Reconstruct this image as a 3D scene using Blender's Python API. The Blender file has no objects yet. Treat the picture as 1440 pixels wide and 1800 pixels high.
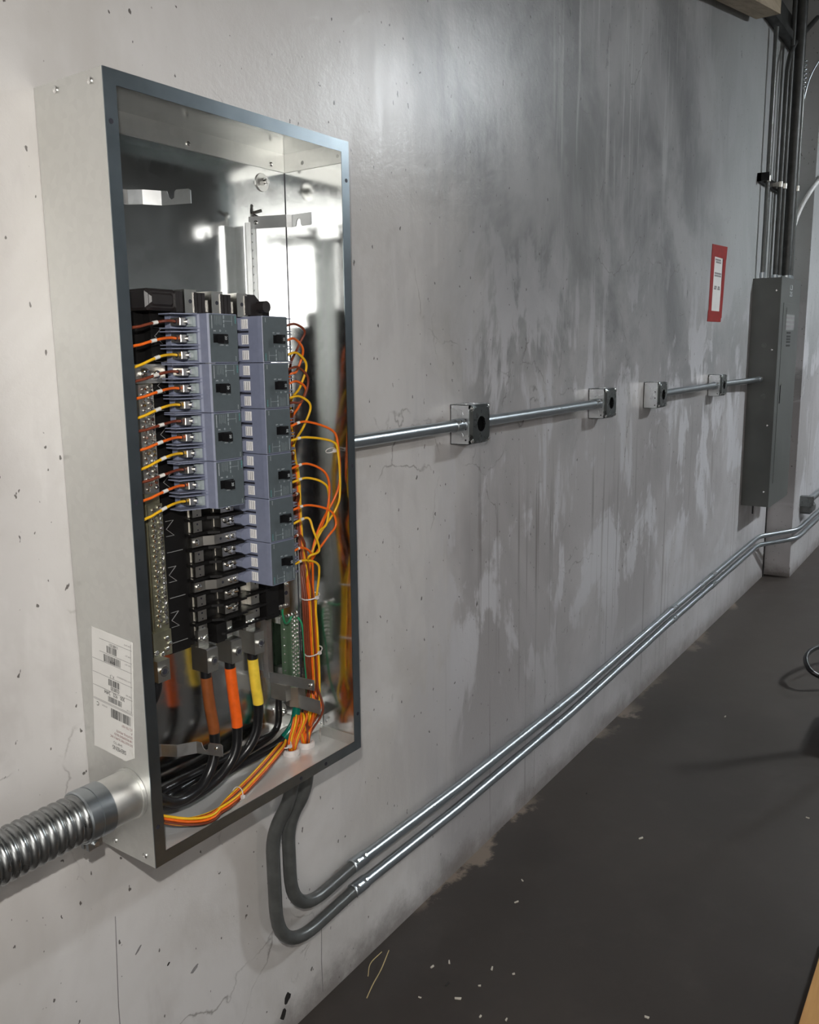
import bpy, bmesh, math, random
from mathutils import Vector, Matrix
random.seed(7)
PI = math.pi
scene = bpy.context.scene
COL = scene.collection

# ------------------------------------------------------------------ camera
FPX = 1510.36
CAM = Vector((-0.7653453, -1.1685278, 1.4710828))
CR = Vector((0.5639850, -0.8256137, -0.0168206))
CU = Vector((0.1621844, 0.0907713, 0.9825766))
CF = Vector((0.8097019, 0.5568866, -0.1850953))
cam = bpy.data.cameras.new('camera')
cam.sensor_fit = 'VERTICAL'
cam.sensor_height = 36.0
cam.sensor_width = 28.8
cam.lens = FPX / 1800.0 * 36.0
cam.clip_start = 0.02
cam.clip_end = 200
camo = bpy.data.objects.new('camera', cam)
COL.objects.link(camo)
mw = Matrix((CR, CU, -CF)).transposed().to_4x4()
mw.translation = CAM
camo.matrix_world = mw
scene.camera = camo

# ------------------------------------------------------------------ sky, exposure
world = bpy.data.worlds.new('sky')
scene.world = world
world.use_nodes = True
bg = world.node_tree.nodes['Background']
bg.inputs[0].default_value = (1.0, 0.97, 0.93, 1)
bg.inputs[1].default_value = 4.2
scene.view_settings.view_transform = 'Standard'
scene.view_settings.look = 'None'
scene.view_settings.gamma = 1.0
scene.view_settings.use_curve_mapping = False
scene.view_settings.exposure = 0.0
try:
    scene.cycles.use_denoising = True
    scene.cycles.max_bounces = 6
    scene.cycles.diffuse_bounces = 3
    scene.cycles.glossy_bounces = 5
    scene.cycles.use_adaptive_sampling = True
    scene.cycles.adaptive_threshold = 0.13
    scene.cycles.adaptive_min_samples = 16
    scene.cycles.sample_clamp_indirect = 6.0
except Exception:
    pass

# daylight comes in through the open loading door in the left wall
DOOR_Y0, DOOR_Y1, DOOR_Z1 = -7.2, -3.5, 3.3
XL = -6.0
pl = bpy.data.lights.new('door_daylight', 'AREA')
pl.shape = 'RECTANGLE'
pl.size = DOOR_Z1
pl.size_y = DOOR_Y1 - DOOR_Y0
plo = bpy.data.objects.new('door_daylight', pl)
COL.objects.link(plo)
plo.location = (XL - 0.1, (DOOR_Y0 + DOOR_Y1) / 2, DOOR_Z1 / 2)
plo.rotation_euler = (0, -PI / 2, 0)
pl.cycles.is_portal = True

# the electrician's headlamp, a hand's breadth above the phone: its hard shadows hug the cabinet's lower edge
hl = bpy.data.lights.new('headlamp_light', 'POINT')
hl.energy = 62.0
hl.color = (1.0, 0.965, 0.92)
hl.shadow_soft_size = 0.012
hlo = bpy.data.objects.new('headlamp_light', hl)
COL.objects.link(hlo)
hlo.location = (-0.79, -1.17, 1.66)

# ------------------------------------------------------------------ node helpers
def new_mat(name):
    m = bpy.data.materials.new(name)
    m.use_nodes = True
    nt = m.node_tree
    return m, nt, nt.nodes['Principled BSDF']

def N(nt, typ, **kw):
    n = nt.nodes.new(typ)
    for k, v in kw.items():
        if k == 'inp':
            for kk, vv in v.items():
                n.inputs[kk].default_value = vv
        else:
            setattr(n, k, v)
    return n

def ramp(nt, src, stops):
    r = nt.nodes.new('ShaderNodeValToRGB')
    cr = r.color_ramp
    while len(cr.elements) < len(stops):
        cr.elements.new(0.5)
    for e, (p, c) in zip(cr.elements, stops):
        e.position = p
        e.color = c if isinstance(c, tuple) else (c, c, c, 1)
    nt.links.new(src, r.inputs[0])
    return r.outputs[0]

def mix(nt, fac, a, b):
    m = nt.nodes.new('ShaderNodeMix')
    m.data_type = 'RGBA'
    for sock, v in ((m.inputs[0], fac), (m.inputs[6], a), (m.inputs[7], b)):
        if isinstance(v, (tuple, float, int)):
            sock.default_value = v
        else:
            nt.links.new(v, sock)
    return m.outputs[2]

def math_n(nt, op, a, b=0.0, clamp=False):
    m = nt.nodes.new('ShaderNodeMath')
    m.operation = op
    m.use_clamp = clamp
    for s, v in ((m.inputs[0], a), (m.inputs[1], b)):
        if isinstance(v, (int, float)):
            s.default_value = v
        else:
            nt.links.new(v, s)
    return m.outputs[0]

def coords(nt, scale=(1, 1, 1), rot=(0, 0, 0), loc=(0, 0, 0)):
    tc = nt.nodes.new('ShaderNodeTexCoord')
    mp = nt.nodes.new('ShaderNodeMapping')
    mp.inputs['Scale'].default_value = scale
    mp.inputs['Rotation'].default_value = rot
    mp.inputs['Location'].default_value = loc
    nt.links.new(tc.outputs['Object'], mp.inputs[0])
    return mp.outputs[0]

def noise(nt, vec, scale, detail=4, rough=0.55, dist=0.0):
    n = nt.nodes.new('ShaderNodeTexNoise')
    n.inputs['Scale'].default_value = scale
    n.inputs['Detail'].default_value = detail
    n.inputs['Roughness'].default_value = rough
    n.inputs['Distortion'].default_value = dist
    nt.links.new(vec, n.inputs['Vector'])
    return n.outputs[0]

def bump(nt, bsdf, h, strength, dist=0.002):
    b = nt.nodes.new('ShaderNodeBump')
    b.inputs['Strength'].default_value = strength
    b.inputs['Distance'].default_value = dist
    nt.links.new(h, b.inputs['Height'])
    nt.links.new(b.outputs[0], bsdf.inputs['Normal'])

MATS = {}
def simple(name, col, rough=0.5, metal=0.0, nscale=60, namp=0.12, bumps=0.0, spec=None, coat=0.0):
    m, nt, b = new_mat(name)
    v = coords(nt)
    n = noise(nt, v, nscale, 3)
    lo = tuple(max(0, c * (1 - namp)) for c in col) + (1,)
    hi = tuple(min(1, c * (1 + namp)) for c in col) + (1,)
    nt.links.new(ramp(nt, n, [(0.3, lo), (0.7, hi)]), b.inputs['Base Color'])
    b.inputs['Roughness'].default_value = rough
    b.inputs['Metallic'].default_value = metal
    if spec is not None:
        b.inputs['Specular IOR Level'].default_value = spec
    if coat:
        b.inputs['Coat Weight'].default_value = coat
        b.inputs['Coat Roughness'].default_value = 0.15
    if bumps:
        bump(nt, b, n, bumps)
    MATS[name] = m
    return m

def galv(name, col, r0, r1, spangle=45.0, bumps=0.02, patch=6.0, amp=0.5):
    m, nt, b = new_mat(name)
    v = coords(nt)
    vo = nt.nodes.new('ShaderNodeTexVoronoi')
    vo.inputs['Scale'].default_value = spangle
    nt.links.new(v, vo.inputs['Vector'])
    sp = nt.nodes.new('ShaderNodeSeparateColor')
    nt.links.new(vo.outputs['Color'], sp.inputs[0])
    n = noise(nt, v, patch, 5, 0.6)
    k = math_n(nt, 'ADD', math_n(nt, 'MULTIPLY', sp.outputs[0], 0.35), math_n(nt, 'MULTIPLY', n, 0.65))
    lo = tuple(c * (1 - 0.12 * amp) for c in col) + (1,)
    hi = tuple(min(1, c * (1 + 0.08 * amp)) for c in col) + (1,)
    nt.links.new(ramp(nt, k, [(0.25, lo), (0.75, hi)]), b.inputs['Base Color'])
    nt.links.new(ramp(nt, k, [(0.3, r0), (0.7, r1)]), b.inputs['Roughness'])
    b.inputs['Metallic'].default_value = 1.0
    if bumps:
        bump(nt, b, n, bumps, 0.004)
    MATS[name] = m
    return m

galv('sheet_inside', (0.70, 0.715, 0.71), 0.12, 0.17, 60, 0.006, 3.0)
galv('sheet_outside', (0.76, 0.765, 0.74), 0.42, 0.47, 90, 0.008, 5.0, 0.35)
galv('flex_steel', (0.31, 0.32, 0.32), 0.26, 0.36, 60, 0.0, 30)
galv('box_steel', (0.66, 0.68, 0.70), 0.26, 0.36, 50, 0.0, 15)
galv('cover_steel', (0.21, 0.225, 0.225), 0.26, 0.34, 50, 0.0, 15)
galv('chrome_bracket', (0.58, 0.59, 0.59), 0.36, 0.42, 120, 0.0, 30)
simple('sheet_floor_bright', (0.80, 0.80, 0.79), 0.30, 0.5, 12, 0.05)  # cabinet bottom: galvanised sheet paled so its colour carries a bright reflection
simple('rim_steel_dimmed', (0.25, 0.285, 0.31), 0.30, 1.0, 14, 0.12)  # same galvanised sheet, darkened to hold the dark room's reflection
simple('conduit_steel', (0.43, 0.465, 0.49), 0.34, 1.0, 20, 0.06)
simple('tin', (0.70, 0.68, 0.63), 0.28, 1.0, 30, 0.08)
simple('aluminium_lug', (0.56, 0.55, 0.51), 0.36, 1.0, 30, 0.08)
simple('bright_screw', (0.88, 0.88, 0.86), 0.14, 1.0, 30, 0.05)
simple('elbow_grey', (0.115, 0.12, 0.117), 0.34, 0.4, 40, 0.15)
simple('breaker_body', (0.190, 0.210, 0.290), 0.42, 0, 80, 0.06)
simple('breaker_plate', (0.080, 0.098, 0.108), 0.38, 0, 80, 0.06)
simple('toggle_black', (0.006, 0.006, 0.007), 0.4, spec=0.25)
simple('black_base', (0.007, 0.0065, 0.0065), 0.5, 0, 60, 0.2, spec=0.2)
simple('hole_black', (0.002, 0.002, 0.002), 0.9, spec=0.05)
simple('black_cap', (0.022, 0.019, 0.019), 0.30, 0, 60, 0.2)
simple('vent_white', (0.84, 0.82, 0.80), 0.5)
simple('slot_dark', (0.02, 0.02, 0.03), 0.6)
simple('print_white', (0.60, 0.64, 0.66), 0.6)
simple('print_teal', (0.10, 0.42, 0.42), 0.5)
simple('print_dim', (0.26, 0.30, 0.31), 0.6)
simple('mark_grey', (0.24, 0.24, 0.24), 0.5)
simple('wire_brown', (0.18, 0.040, 0.018), 0.35)
simple('wire_orange', (0.80, 0.14, 0.012), 0.33)
simple('wire_yellow', (0.82, 0.47, 0.015), 0.33)
simple('wire_green', (0.02, 0.30, 0.13), 0.35)
simple('tape_brown', (0.22, 0.062, 0.015), 0.42)
simple('tape_orange', (0.80, 0.115, 0.008), 0.42)
simple('tape_yellow', (0.80, 0.57, 0.05), 0.42)
simple('tape_green', (0.0, 0.125, 0.085), 0.25, coat=0.3)
simple('cable_black', (0.010, 0.010, 0.011), 0.28)
simple('marker_white', (0.72, 0.70, 0.66), 0.5)
simple('tie_white', (0.72, 0.68, 0.66), 0.4)
simple('paper', (0.74, 0.73, 0.70), 0.6, 0, 20, 0.03)
simple('ink', (0.03, 0.03, 0.03), 0.7)
simple('ink_grey', (0.22, 0.21, 0.21), 0.7)
simple('ink_red', (0.20, 0.05, 0.045), 0.7)
simple('red_tape', (0.30, 0.012, 0.010), 0.5, 0, 40, 0.15)
simple('panel_grey', (0.082, 0.086, 0.082), 0.34, 0.0, 3, 0.22)
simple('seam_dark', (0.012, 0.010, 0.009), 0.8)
simple('debris', (0.62, 0.58, 0.50), 0.7)
simple('debris_dark', (0.03, 0.028, 0.025), 0.7)
simple('straw', (0.50, 0.40, 0.20), 0.7)
simple('roof_dark', (0.050, 0.048, 0.045), 0.8, 0, 8, 0.4)
simple('steel_dark', (0.060, 0.062, 0.060), 0.45, 0.3, 20, 0.3)
simple('white_pipe', (0.70, 0.71, 0.70), 0.32)
simple('room_paint', (0.36, 0.355, 0.35), 0.7, 0, 3, 0.1)
simple('outside_ground', (0.45, 0.43, 0.40), 0.9, 0, 2, 0.1)
simple('board_green', (0.10, 0.16, 0.10), 0.5, 0.3)
simple('neutral_brass', (0.34, 0.33, 0.24), 0.36, 0.85, 30, 0.2)
simple('black_plastic', (0.012, 0.012, 0.012), 0.5)

def wood(name, c0, c1, axis):
    m, nt, b = new_mat(name)
    s = [9, 9, 9]
    s[axis] = 0.6
    n = noise(nt, coords(nt, tuple(s)), 3.5, 6, 0.6, 0.6)
    nt.links.new(ramp(nt, n, [(0.3, c0 + (1,)), (0.7, c1 + (1,))]), b.inputs['Base Color'])
    b.inputs['Roughness'].default_value = 0.6
    MATS[name] = m
wood('timber', (0.30, 0.23, 0.15), (0.50, 0.41, 0.29), 0)
wood('pine_board', (0.42, 0.20, 0.055), (0.58, 0.32, 0.10), 0)

def emit(name, col, s):
    m, nt, b = new_mat(name)
    b.inputs['Base Color'].default_value = (0.8, 0.8, 0.8, 1)
    b.inputs['Emission Color'].default_value = col + (1,)
    b.inputs['Emission Strength'].default_value = s
    MATS[name] = m
emit('lamp_glow', (0.90, 0.96, 1.0), 460.0)
emit('lamp_glow_far', (0.90, 0.96, 1.0), 330.0)
emit('lamp_glow_warm', (1.0, 0.94, 0.87), 75.0)

# painted concrete of the long wall: light paint, grey primer patches, roller streaks, scratches
def smooth_range(nt, src, lo, hi):
    r = nt.nodes.new('ShaderNodeMapRange')
    r.interpolation_type = 'SMOOTHSTEP'
    nt.links.new(src, r.inputs[0])
    r.inputs[1].default_value = lo
    r.inputs[2].default_value = hi
    return r.outputs[0]

def wall_material():
    m, nt, b = new_mat('painted_concrete')
    v = coords(nt)
    sx = nt.nodes.new('ShaderNodeSeparateXYZ')
    nt.links.new(v, sx.inputs[0])
    X, Z = sx.outputs[0], sx.outputs[2]
    ADD = lambda p, q: math_n(nt, 'ADD', p, q)
    MUL = lambda p, q: math_n(nt, 'MULTIPLY', p, q)
    big = noise(nt, coords(nt, (1, 1, 0.8)), 1.3, 4, 0.6, 0.4)
    big2 = noise(nt, coords(nt, (1, 1, 0.9), loc=(5, 0, 2)), 2.1, 5, 0.62, 0.5)
    ragged = noise(nt, coords(nt, (16, 1, 2.6)), 1.0, 4, 0.62, 0.4)
    patch = noise(nt, coords(nt, (3.2, 1, 2.0), loc=(1.3, 0, 0.4)), 1.0, 6, 0.60, 0.6)
    patch = ADD(patch, MUL(ADD(ragged, -0.5), 0.34))
    fine = noise(nt, v, 30, 4, 0.6)
    st = ragged
    # grey skim coat begins right of the cabinet; its edge is ragged
    gx = smooth_range(nt, ADD(X, ADD(MUL(big, 0.9), MUL(ADD(ragged, -0.5), 0.35))), 1.25, 1.75)
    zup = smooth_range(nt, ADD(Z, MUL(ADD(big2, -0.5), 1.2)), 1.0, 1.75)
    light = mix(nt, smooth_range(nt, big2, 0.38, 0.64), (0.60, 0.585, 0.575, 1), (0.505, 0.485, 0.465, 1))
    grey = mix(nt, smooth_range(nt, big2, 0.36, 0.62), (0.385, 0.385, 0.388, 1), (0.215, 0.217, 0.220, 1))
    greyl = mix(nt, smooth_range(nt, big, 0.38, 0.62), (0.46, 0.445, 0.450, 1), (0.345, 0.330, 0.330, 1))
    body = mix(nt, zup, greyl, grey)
    far = MUL(smooth_range(nt, ADD(X, MUL(ADD(ragged, -0.5), 0.5)), 2.9, 3.9), smooth_range(nt, ADD(Z, MUL(ADD(big2, -0.5), 0.8)), 1.2, 1.9))
    body = mix(nt, MUL(far, 0.8), body, (0.44, 0.455, 0.455, 1))
    c = mix(nt, gx, light, body)
    # ragged pale patches of paint, densest at mid height
    band = MUL(smooth_range(nt, Z, 1.95, 1.25), smooth_range(nt, Z, 0.25, 0.75))
    amt = ADD(MUL(band, 0.80), 0.16)
    pk = MUL(MUL(smooth_range(nt, patch, 0.50, 0.575), amt), gx)
    c = mix(nt, pk, c, (0.56, 0.555, 0.575, 1))
    # faint stains on the light part
    stn = MUL(MUL(smooth_range(nt, patch, 0.52, 0.62), 0.28), math_n(nt, 'SUBTRACT', 1.0, gx))
    c = mix(nt, stn, c, (0.42, 0.40, 0.39, 1))
    # thin vertical runs
    run = noise(nt, coords(nt, (34, 1, 0.7), loc=(2, 0, 0)), 1.0, 3, 0.6)
    zone = MUL(smooth_range(nt, ADD(X, MUL(big2, 0.6)), 1.3, 1.6), smooth_range(nt, Z, 1.3, 0.9))
    runm = MUL(smooth_range(nt, run, 0.58, 0.70), MUL(zone, 0.7))
    c = mix(nt, runm, c, (0.17, 0.155, 0.145, 1))
    lrun = noise(nt, coords(nt, (26, 1, 1.1), loc=(9, 0, 4)), 1.0, 4, 0.62)
    lz = MUL(MUL(smooth_range(nt, X, 1.5, 2.0), smooth_range(nt, X, 3.2, 2.5)), smooth_range(nt, Z, 1.8, 2.25))
    c = mix(nt, MUL(smooth_range(nt, lrun, 0.54, 0.66), MUL(lz, 0.7)), c, (0.60, 0.61, 0.605, 1))
    # hairline cracks
    vo = nt.nodes.new('ShaderNodeTexVoronoi')
    vo.feature = 'DISTANCE_TO_EDGE'
    vo.inputs['Scale'].default_value = 2.6
    warp = nt.nodes.new('ShaderNodeTexNoise')
    warp.inputs['Scale'].default_value = 5
    warp.inputs['Detail'].default_value = 6
    nt.links.new(v, warp.inputs['Vector'])
    va = nt.nodes.new('ShaderNodeVectorMath')
    va.operation = 'MULTIPLY_ADD'
    nt.links.new(warp.outputs['Color'], va.inputs[0])
    va.inputs[1].default_value = (0.22, 0.22, 0.22)
    nt.links.new(v, va.inputs[2])
    nt.links.new(va.outputs[0], vo.inputs['Vector'])
    ck = ramp(nt, vo.outputs['Distance'], [(0.0, 1.0), (0.006, 0.0)])
    ck = MUL(ck, ramp(nt, noise(nt, coords(nt, loc=(13, 1, 5)), 2.3, 4, 0.7), [(0.56, 0.0), (0.64, 0.7)]))
    c = mix(nt, ck, c, (0.10, 0.085, 0.075, 1))
    # specks and chips
    spm = ramp(nt, noise(nt, coords(nt, (1, 1, 0.6)), 75, 2, 0.5), [(0.700, 0.0), (0.722, 0.9)])
    c = mix(nt, spm, c, (0.07, 0.06, 0.055, 1))
    # dirt along the foot of the wall
    foot = smooth_range(nt, ADD(Z, MUL(noise(nt, v, 9, 5, 0.7), 0.20)), 0.20, 0.085)
    c = mix(nt, MUL(foot, 0.8), c, (0.15, 0.13, 0.12, 1))
    nt.links.new(c, b.inputs['Base Color'])
    rg = ADD(smooth_range(nt, ragged, -0.2, 1.2), 0.0)
    rg = ADD(MUL(rg, 0.16), ADD(0.20, MUL(fine, 0.06)))
    nt.links.new(rg, b.inputs['Roughness'])
    b.inputs['Specular IOR Level'].default_value = 0.45
    h = noise(nt, v, 34, 5, 0.7)
    bump(nt, b, h, 0.22, 0.004)
    MATS['wall'] = m
wall_material()

def floor_material():
    m, nt, b = new_mat('worn_concrete_floor')
    v = coords(nt)
    n1 = noise(nt, v, 0.9, 6, 0.6, 0.4)
    n2 = noise(nt, v, 7, 6, 0.65)
    c = mix(nt, ramp(nt, n1, [(0.35, 0.0), (0.65, 1.0)]), (0.034, 0.027, 0.0225, 1), (0.052, 0.042, 0.0355, 1))
    c = mix(nt, ramp(nt, n2, [(0.5, 0.0), (0.75, 0.4)]), c, (0.066, 0.055, 0.047, 1))
    sx = nt.nodes.new('ShaderNodeSeparateXYZ')
    nt.links.new(v, sx.inputs[0])
    # plaster dust caked along the foot of the wall
    d = nt.nodes.new('ShaderNodeMapRange')
    nt.links.new(math_n(nt, 'ADD', sx.outputs[1], math_n(nt, 'MULTIPLY', noise(nt, v, 4.5, 6, 0.65), 0.42)), d.inputs[0])
    d.inputs[1].default_value = 0.175
    d.inputs[2].default_value = 0.20
    dm = math_n(nt, 'MULTIPLY', d.outputs[0], ramp(nt, noise(nt, coords(nt, loc=(4, 2, 0)), 1.6, 2), [(0.50, 0.0), (0.62, 0.9)]))
    c = mix(nt, dm, c, (0.25, 0.20, 0.16, 1))
    nt.links.new(c, b.inputs['Base Color'])
    nt.links.new(ramp(nt, n1, [(0.3, 0.42), (0.7, 0.62)]), b.inputs['Roughness'])
    bump(nt, b, n2, 0.15, 0.004)
    MATS['floor'] = m
floor_material()

# ------------------------------------------------------------------ mesh helpers
class MB:
    def __init__(s):
        s.v, s.f, s.m = [], [], []
        s.mi = 0
    def add(s, vs, fs):
        o = len(s.v)
        s.v += [tuple(p) for p in vs]
        s.f += [tuple(i + o for i in f) for f in fs]
        s.m += [s.mi] * len(fs)
        return s
    def box(s, x0, x1, y0, y1, z0, z1):
        x0, x1 = sorted((x0, x1)); y0, y1 = sorted((y0, y1)); z0, z1 = sorted((z0, z1))
        vs = [(x, y, z) for z in (z0, z1) for y in (y0, y1) for x in (x0, x1)]
        return s.add(vs, [(0, 2, 3, 1), (4, 5, 7, 6), (0, 1, 5, 4), (2, 6, 7, 3), (0, 4, 6, 2), (1, 3, 7, 5)])
    def cbox(s, x0, x1, y0, y1, z0, z1, c=0.002):
        # box with its edges parallel to y cut back and the front face inset
        x0, x1 = sorted((x0, x1)); y0, y1 = sorted((y0, y1)); z0, z1 = sorted((z0, z1))
        def ring(y, d):
            a, b_, e, f = x0 + d, x1 - d, z0 + d, z1 - d
            return [(a + c, y, e), (b_ - c, y, e), (b_, y, e + c), (b_, y, f - c), (b_ - c, y, f), (a + c, y, f), (a, y, f - c), (a, y, e + c)]
        return s.loft([ring(y1, 0), ring(y0 + c, 0), ring(y0, c)])
    def loft(s, rings, close=True):
        n = len(rings[0])
        vs = [p for r in rings for p in r]
        fs = []
        for k in range(len(rings) - 1):
            for i in range(n):
                j = (i + 1) % n
                fs.append((k * n + i, k * n + j, (k + 1) * n + j, (k + 1) * n + i))
        if close:
            fs.append(tuple(range(n))[::-1])
            fs.append(tuple((len(rings) - 1) * n + i for i in range(n)))
        return s.add(vs, fs)
    def prism(s, prof, axis, a0, a1):
        # prof: list of 2-tuples in the two other axes (x,y | x,z | y,z)
        def P(q, a):
            if axis == 'z': return (q[0], q[1], a)
            if axis == 'y': return (q[0], a, q[1])
            return (a, q[0], q[1])
        return s.loft([[P(q, a0) for q in prof], [P(q, a1) for q in prof]])
    def cyl(s, p0, p1, r, n=12, r1=None):
        return s.tube([p0, p1], [r, r if r1 is None else r1], n)
    def tube(s, pts, r, n=8, close=True):
        pts = [Vector(p) for p in pts]
        rs = r if isinstance(r, (list, tuple)) else [r] * len(pts)
        t0 = (pts[1] - pts[0]).normalized()
        up = Vector((0, 0, 1)) if abs(t0.z) < 0.9 else Vector((1, 0, 0))
        nrm = t0.cross(up).normalized()
        rings = []
        prev = t0
        for i, p in enumerate(pts):
            if i == 0: t = t0
            elif i == len(pts) - 1: t = (pts[i] - pts[i - 1]).normalized()
            else:
                a = (pts[i] - pts[i - 1]).normalized(); b_ = (pts[i + 1] - pts[i]).normalized()
                t = (a + b_)
                t = t.normalized() if t.length > 1e-6 else a
            q = prev.rotation_difference(t)
            nrm = (q @ nrm)
            nrm = (nrm - t * nrm.dot(t)).normalized()
            bn = t.cross(nrm)
            prev = t
            rings.append([tuple(p + (nrm * math.cos(2 * PI * k / n) + bn * math.sin(2 * PI * k / n)) * rs[i]) for k in range(n)])
        return s.loft(rings, close)
    def build(s, name, mat, parent=None, origin=(0, 0, 0), smooth=None):
        me = bpy.data.meshes.new(name)
        o = Vector(origin)
        me.from_pydata([tuple(Vector(p) - o) for p in s.v], [], s.f)
        for mt in (mat if isinstance(mat, (list, tuple)) else [mat]):
            me.materials.append(MATS[mt])
        for p, i in zip(me.polygons, s.m):
            p.material_index = i
        bm = bmesh.new(); bm.from_mesh(me)
        bmesh.ops.recalc_face_normals(bm, faces=bm.faces)
        bm.to_mesh(me); bm.free()
        if smooth:
            me.shade_smooth()
            try:
                me.set_sharp_from_angle(angle=math.radians(smooth))
            except Exception:
                pass
        ob = bpy.data.objects.new(name, me)
        COL.objects.link(ob)
        if parent is not None:
            ob.parent = parent
        return ob

def spline(pts, k=8):
    P = [Vector(p) for p in pts]
    P = [P[0] * 2 - P[1]] + P + [P[-1] * 2 - P[-2]]
    out = []
    for i in range(1, len(P) - 2):
        a, b_, c, d = P[i - 1:i + 3]
        for j in range(k):
            t = j / k
            out.append(0.5 * ((2 * b_) + (c - a) * t + (2 * a - 5 * b_ + 4 * c - d) * t * t + (-a + 3 * b_ - 3 * c + d) * t ** 3))
    out.append(P[-2])
    return out

def fillet(pts, r, k=6):
    # polyline with rounded corners
    P = [Vector(p) for p in pts]
    out = [P[0]]
    for i in range(1, len(P) - 1):
        a, b_, c = P[i - 1], P[i], P[i + 1]
        u, w = (a - b_), (c - b_)
        rr = min(r[i] if isinstance(r, (list, tuple)) else r, u.length * 0.49, w.length * 0.49)
        A, C_ = b_ + u.normalized() * rr, b_ + w.normalized() * rr
        for j in range(k + 1):
            t = j / k
            out.append(A * (1 - t) ** 2 + b_ * 2 * t * (1 - t) + C_ * t * t)
    out.append(P[-1])
    return out

# the open cabinet hangs a touch out of plumb
TR = Matrix(((0.99979917, 0.01568344, 0.01247572), (-0.01568580, 0.99987697, 0.00009077), (-0.01247276, -0.00028644, 0.99992217)))
T = Matrix.Translation((0, -0.001, 0.6920105)) @ TR.to_4x4()
I4 = Matrix.Identity(4)

def props(o, label=None, cat=None, group=None, kind=None):
    if label: o['label'] = label
    if cat: o['category'] = cat
    if group: o['group'] = group
    if kind: o['kind'] = kind
    return o

def thing(name, label, cat, loc=(0, 0, 0), group=None, frame=I4, rot=None):
    o = bpy.data.objects.new(name, None)
    o.empty_display_size = 0.05
    COL.objects.link(o)
    m = frame @ Matrix.Translation(loc)
    if rot is not None: m = m @ rot
    o.matrix_world = m
    return props(o, label, cat, group)

def solo(name, mb, mat, label, cat, loc=(0, 0, 0), group=None, frame=I4, smooth=None):
    o = mb.build(name, mat, None, loc, smooth)
    o.matrix_world = frame @ Matrix.Translation(loc)
    return props(o, label, cat, group)

def struct(name, mb, mat):
    return props(mb.build(name, mat), kind='structure')

def dup(o, parent=None):
    c = o.copy()
    COL.objects.link(c)
    c.parent = parent
    for ch in list(o.children):
        dup(ch, c)
    return c

_fc = {}
def text_mesh(body):
    if body not in _fc:
        c = bpy.data.curves.new('lettering', 'FONT')
        c.body = body
        c.size = 1.0
        ob = bpy.data.objects.new('lettering', c)
        me = bpy.data.meshes.new_from_object(ob)
        vs = [tuple(v.co) for v in me.vertices]
        fs = [tuple(p.vertices) for p in me.polygons]
        bpy.data.objects.remove(ob); bpy.data.curves.remove(c); bpy.data.meshes.remove(me)
        _fc[body] = (vs, fs)
    return _fc[body]

def put_text(mb, body, org, e1, e2, size, squeeze=1.0):
    vs, fs = text_mesh(body)
    org, e1, e2 = Vector(org), Vector(e1), Vector(e2)
    mb.add([tuple(org + e1 * (v[0] * size * squeeze) + e2 * (v[1] * size)) for v in vs], fs)

# ------------------------------------------------------------------ structure
wall = MB().box(XL - 0.2, 4.925, 0.0, 0.25, -0.15, 3.10)
wo = struct('wall_back', wall, 'wall')
pil = MB().box(4.950, 6.2, -0.155, 0.25, 0.075, 4.6).box(5.0, 6.2, -0.150, 0.25, -0.15, 0.075).box(4.97, 5.1, -0.155, 0.25, 0.03, 0.075).box(6.2, 12.2, -0.05, 0.25, -0.15, 4.6)
po = struct('wall_pilaster', pil, 'wall')
struct('trim_1', MB().box(4.915, 4.949, -0.064, 0.0, 1.86, 3.05), 'wall')
struct('gap_shade_strip', MB().box(4.925, 4.951, -0.004, 0.03, 0.0, 1.86), 'seam_dark')  # dark strip added in the open gap to stand for its shade
struct('wall_upper', MB().box(XL - 0.2, 4.935, 0.10, 0.3, 3.05, 4.6), 'roof_dark')
struct('floor', MB().box(XL - 0.2, 12.2, -8.2, 0.3, -0.2, 0.0), 'floor')
struct('wall_front', MB().box(XL - 0.2, 12.2, -8.2, -8.0, 0, 4.6), 'room_paint')
struct('wall_right', MB().box(12.0, 12.2, -8.0, -0.05, 0, 4.6), 'room_paint')
struct('wall_left', MB().box(XL - 0.2, XL, -8.0, DOOR_Y0, 0, 4.6).box(XL - 0.2, XL, DOOR_Y1, 0.0, 0, 4.6).box(XL - 0.2, XL, DOOR_Y0, DOOR_Y1, DOOR_Z1, 4.6), 'room_paint')
struct('ceiling', MB().box(XL - 0.2, 12.2, -8.2, 0.3, 4.6, 4.7), 'roof_dark')
struct('ground_outside', MB().box(-60, XL - 0.2, -50, 40, -0.22, -0.02), 'outside_ground')
# dark ledger beam on top of the wall, roof joists, diagonal timber
solo('roof_ledger', MB().box(XL, 4.9, -0.03, 0.10, 3.10, 3.24).box(XL, 4.9, -0.06, -0.03, 3.09, 3.13), 'steel_dark',
     'dark steel ledger beam lying along the top of the wall', 'beam')
for i, jx in enumerate((0.6, 2.4, 4.35, 6.2, 8.2)):
    solo('roof_joist', MB().box(jx, jx + 0.12, -7.95, 0.08, 3.62, 3.92), 'roof_dark', 'dark roof joist high above the wall, %s counting from the cabinet end' % ('first', 'second', 'third', 'fourth', 'fifth')[i], 'joist', group='roof joists')
solo('steel_column', MB().box(5.02, 5.16, -0.30, -0.16, 2.75, 4.59).box(4.98, 5.20, -0.19, -0.16, 2.75, 4.59), 'steel_dark',
     'dark steel roof post on the pilaster above the conduit bends', 'post')
tb = MB()
tb.add([(2.2, y, 2.715 + dz) for y in (-0.14, -0.03) for dz in (0, 0.16)] + [(3.90, y, 3.005 + dz) for y in (-0.14, -0.03) for dz in (0, 0.16)],
       [(0, 1, 3, 2), (4, 6, 7, 5), (0, 2, 6, 4), (1, 5, 7, 3), (0, 4, 5, 1), (2, 3, 7, 6)])
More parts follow.
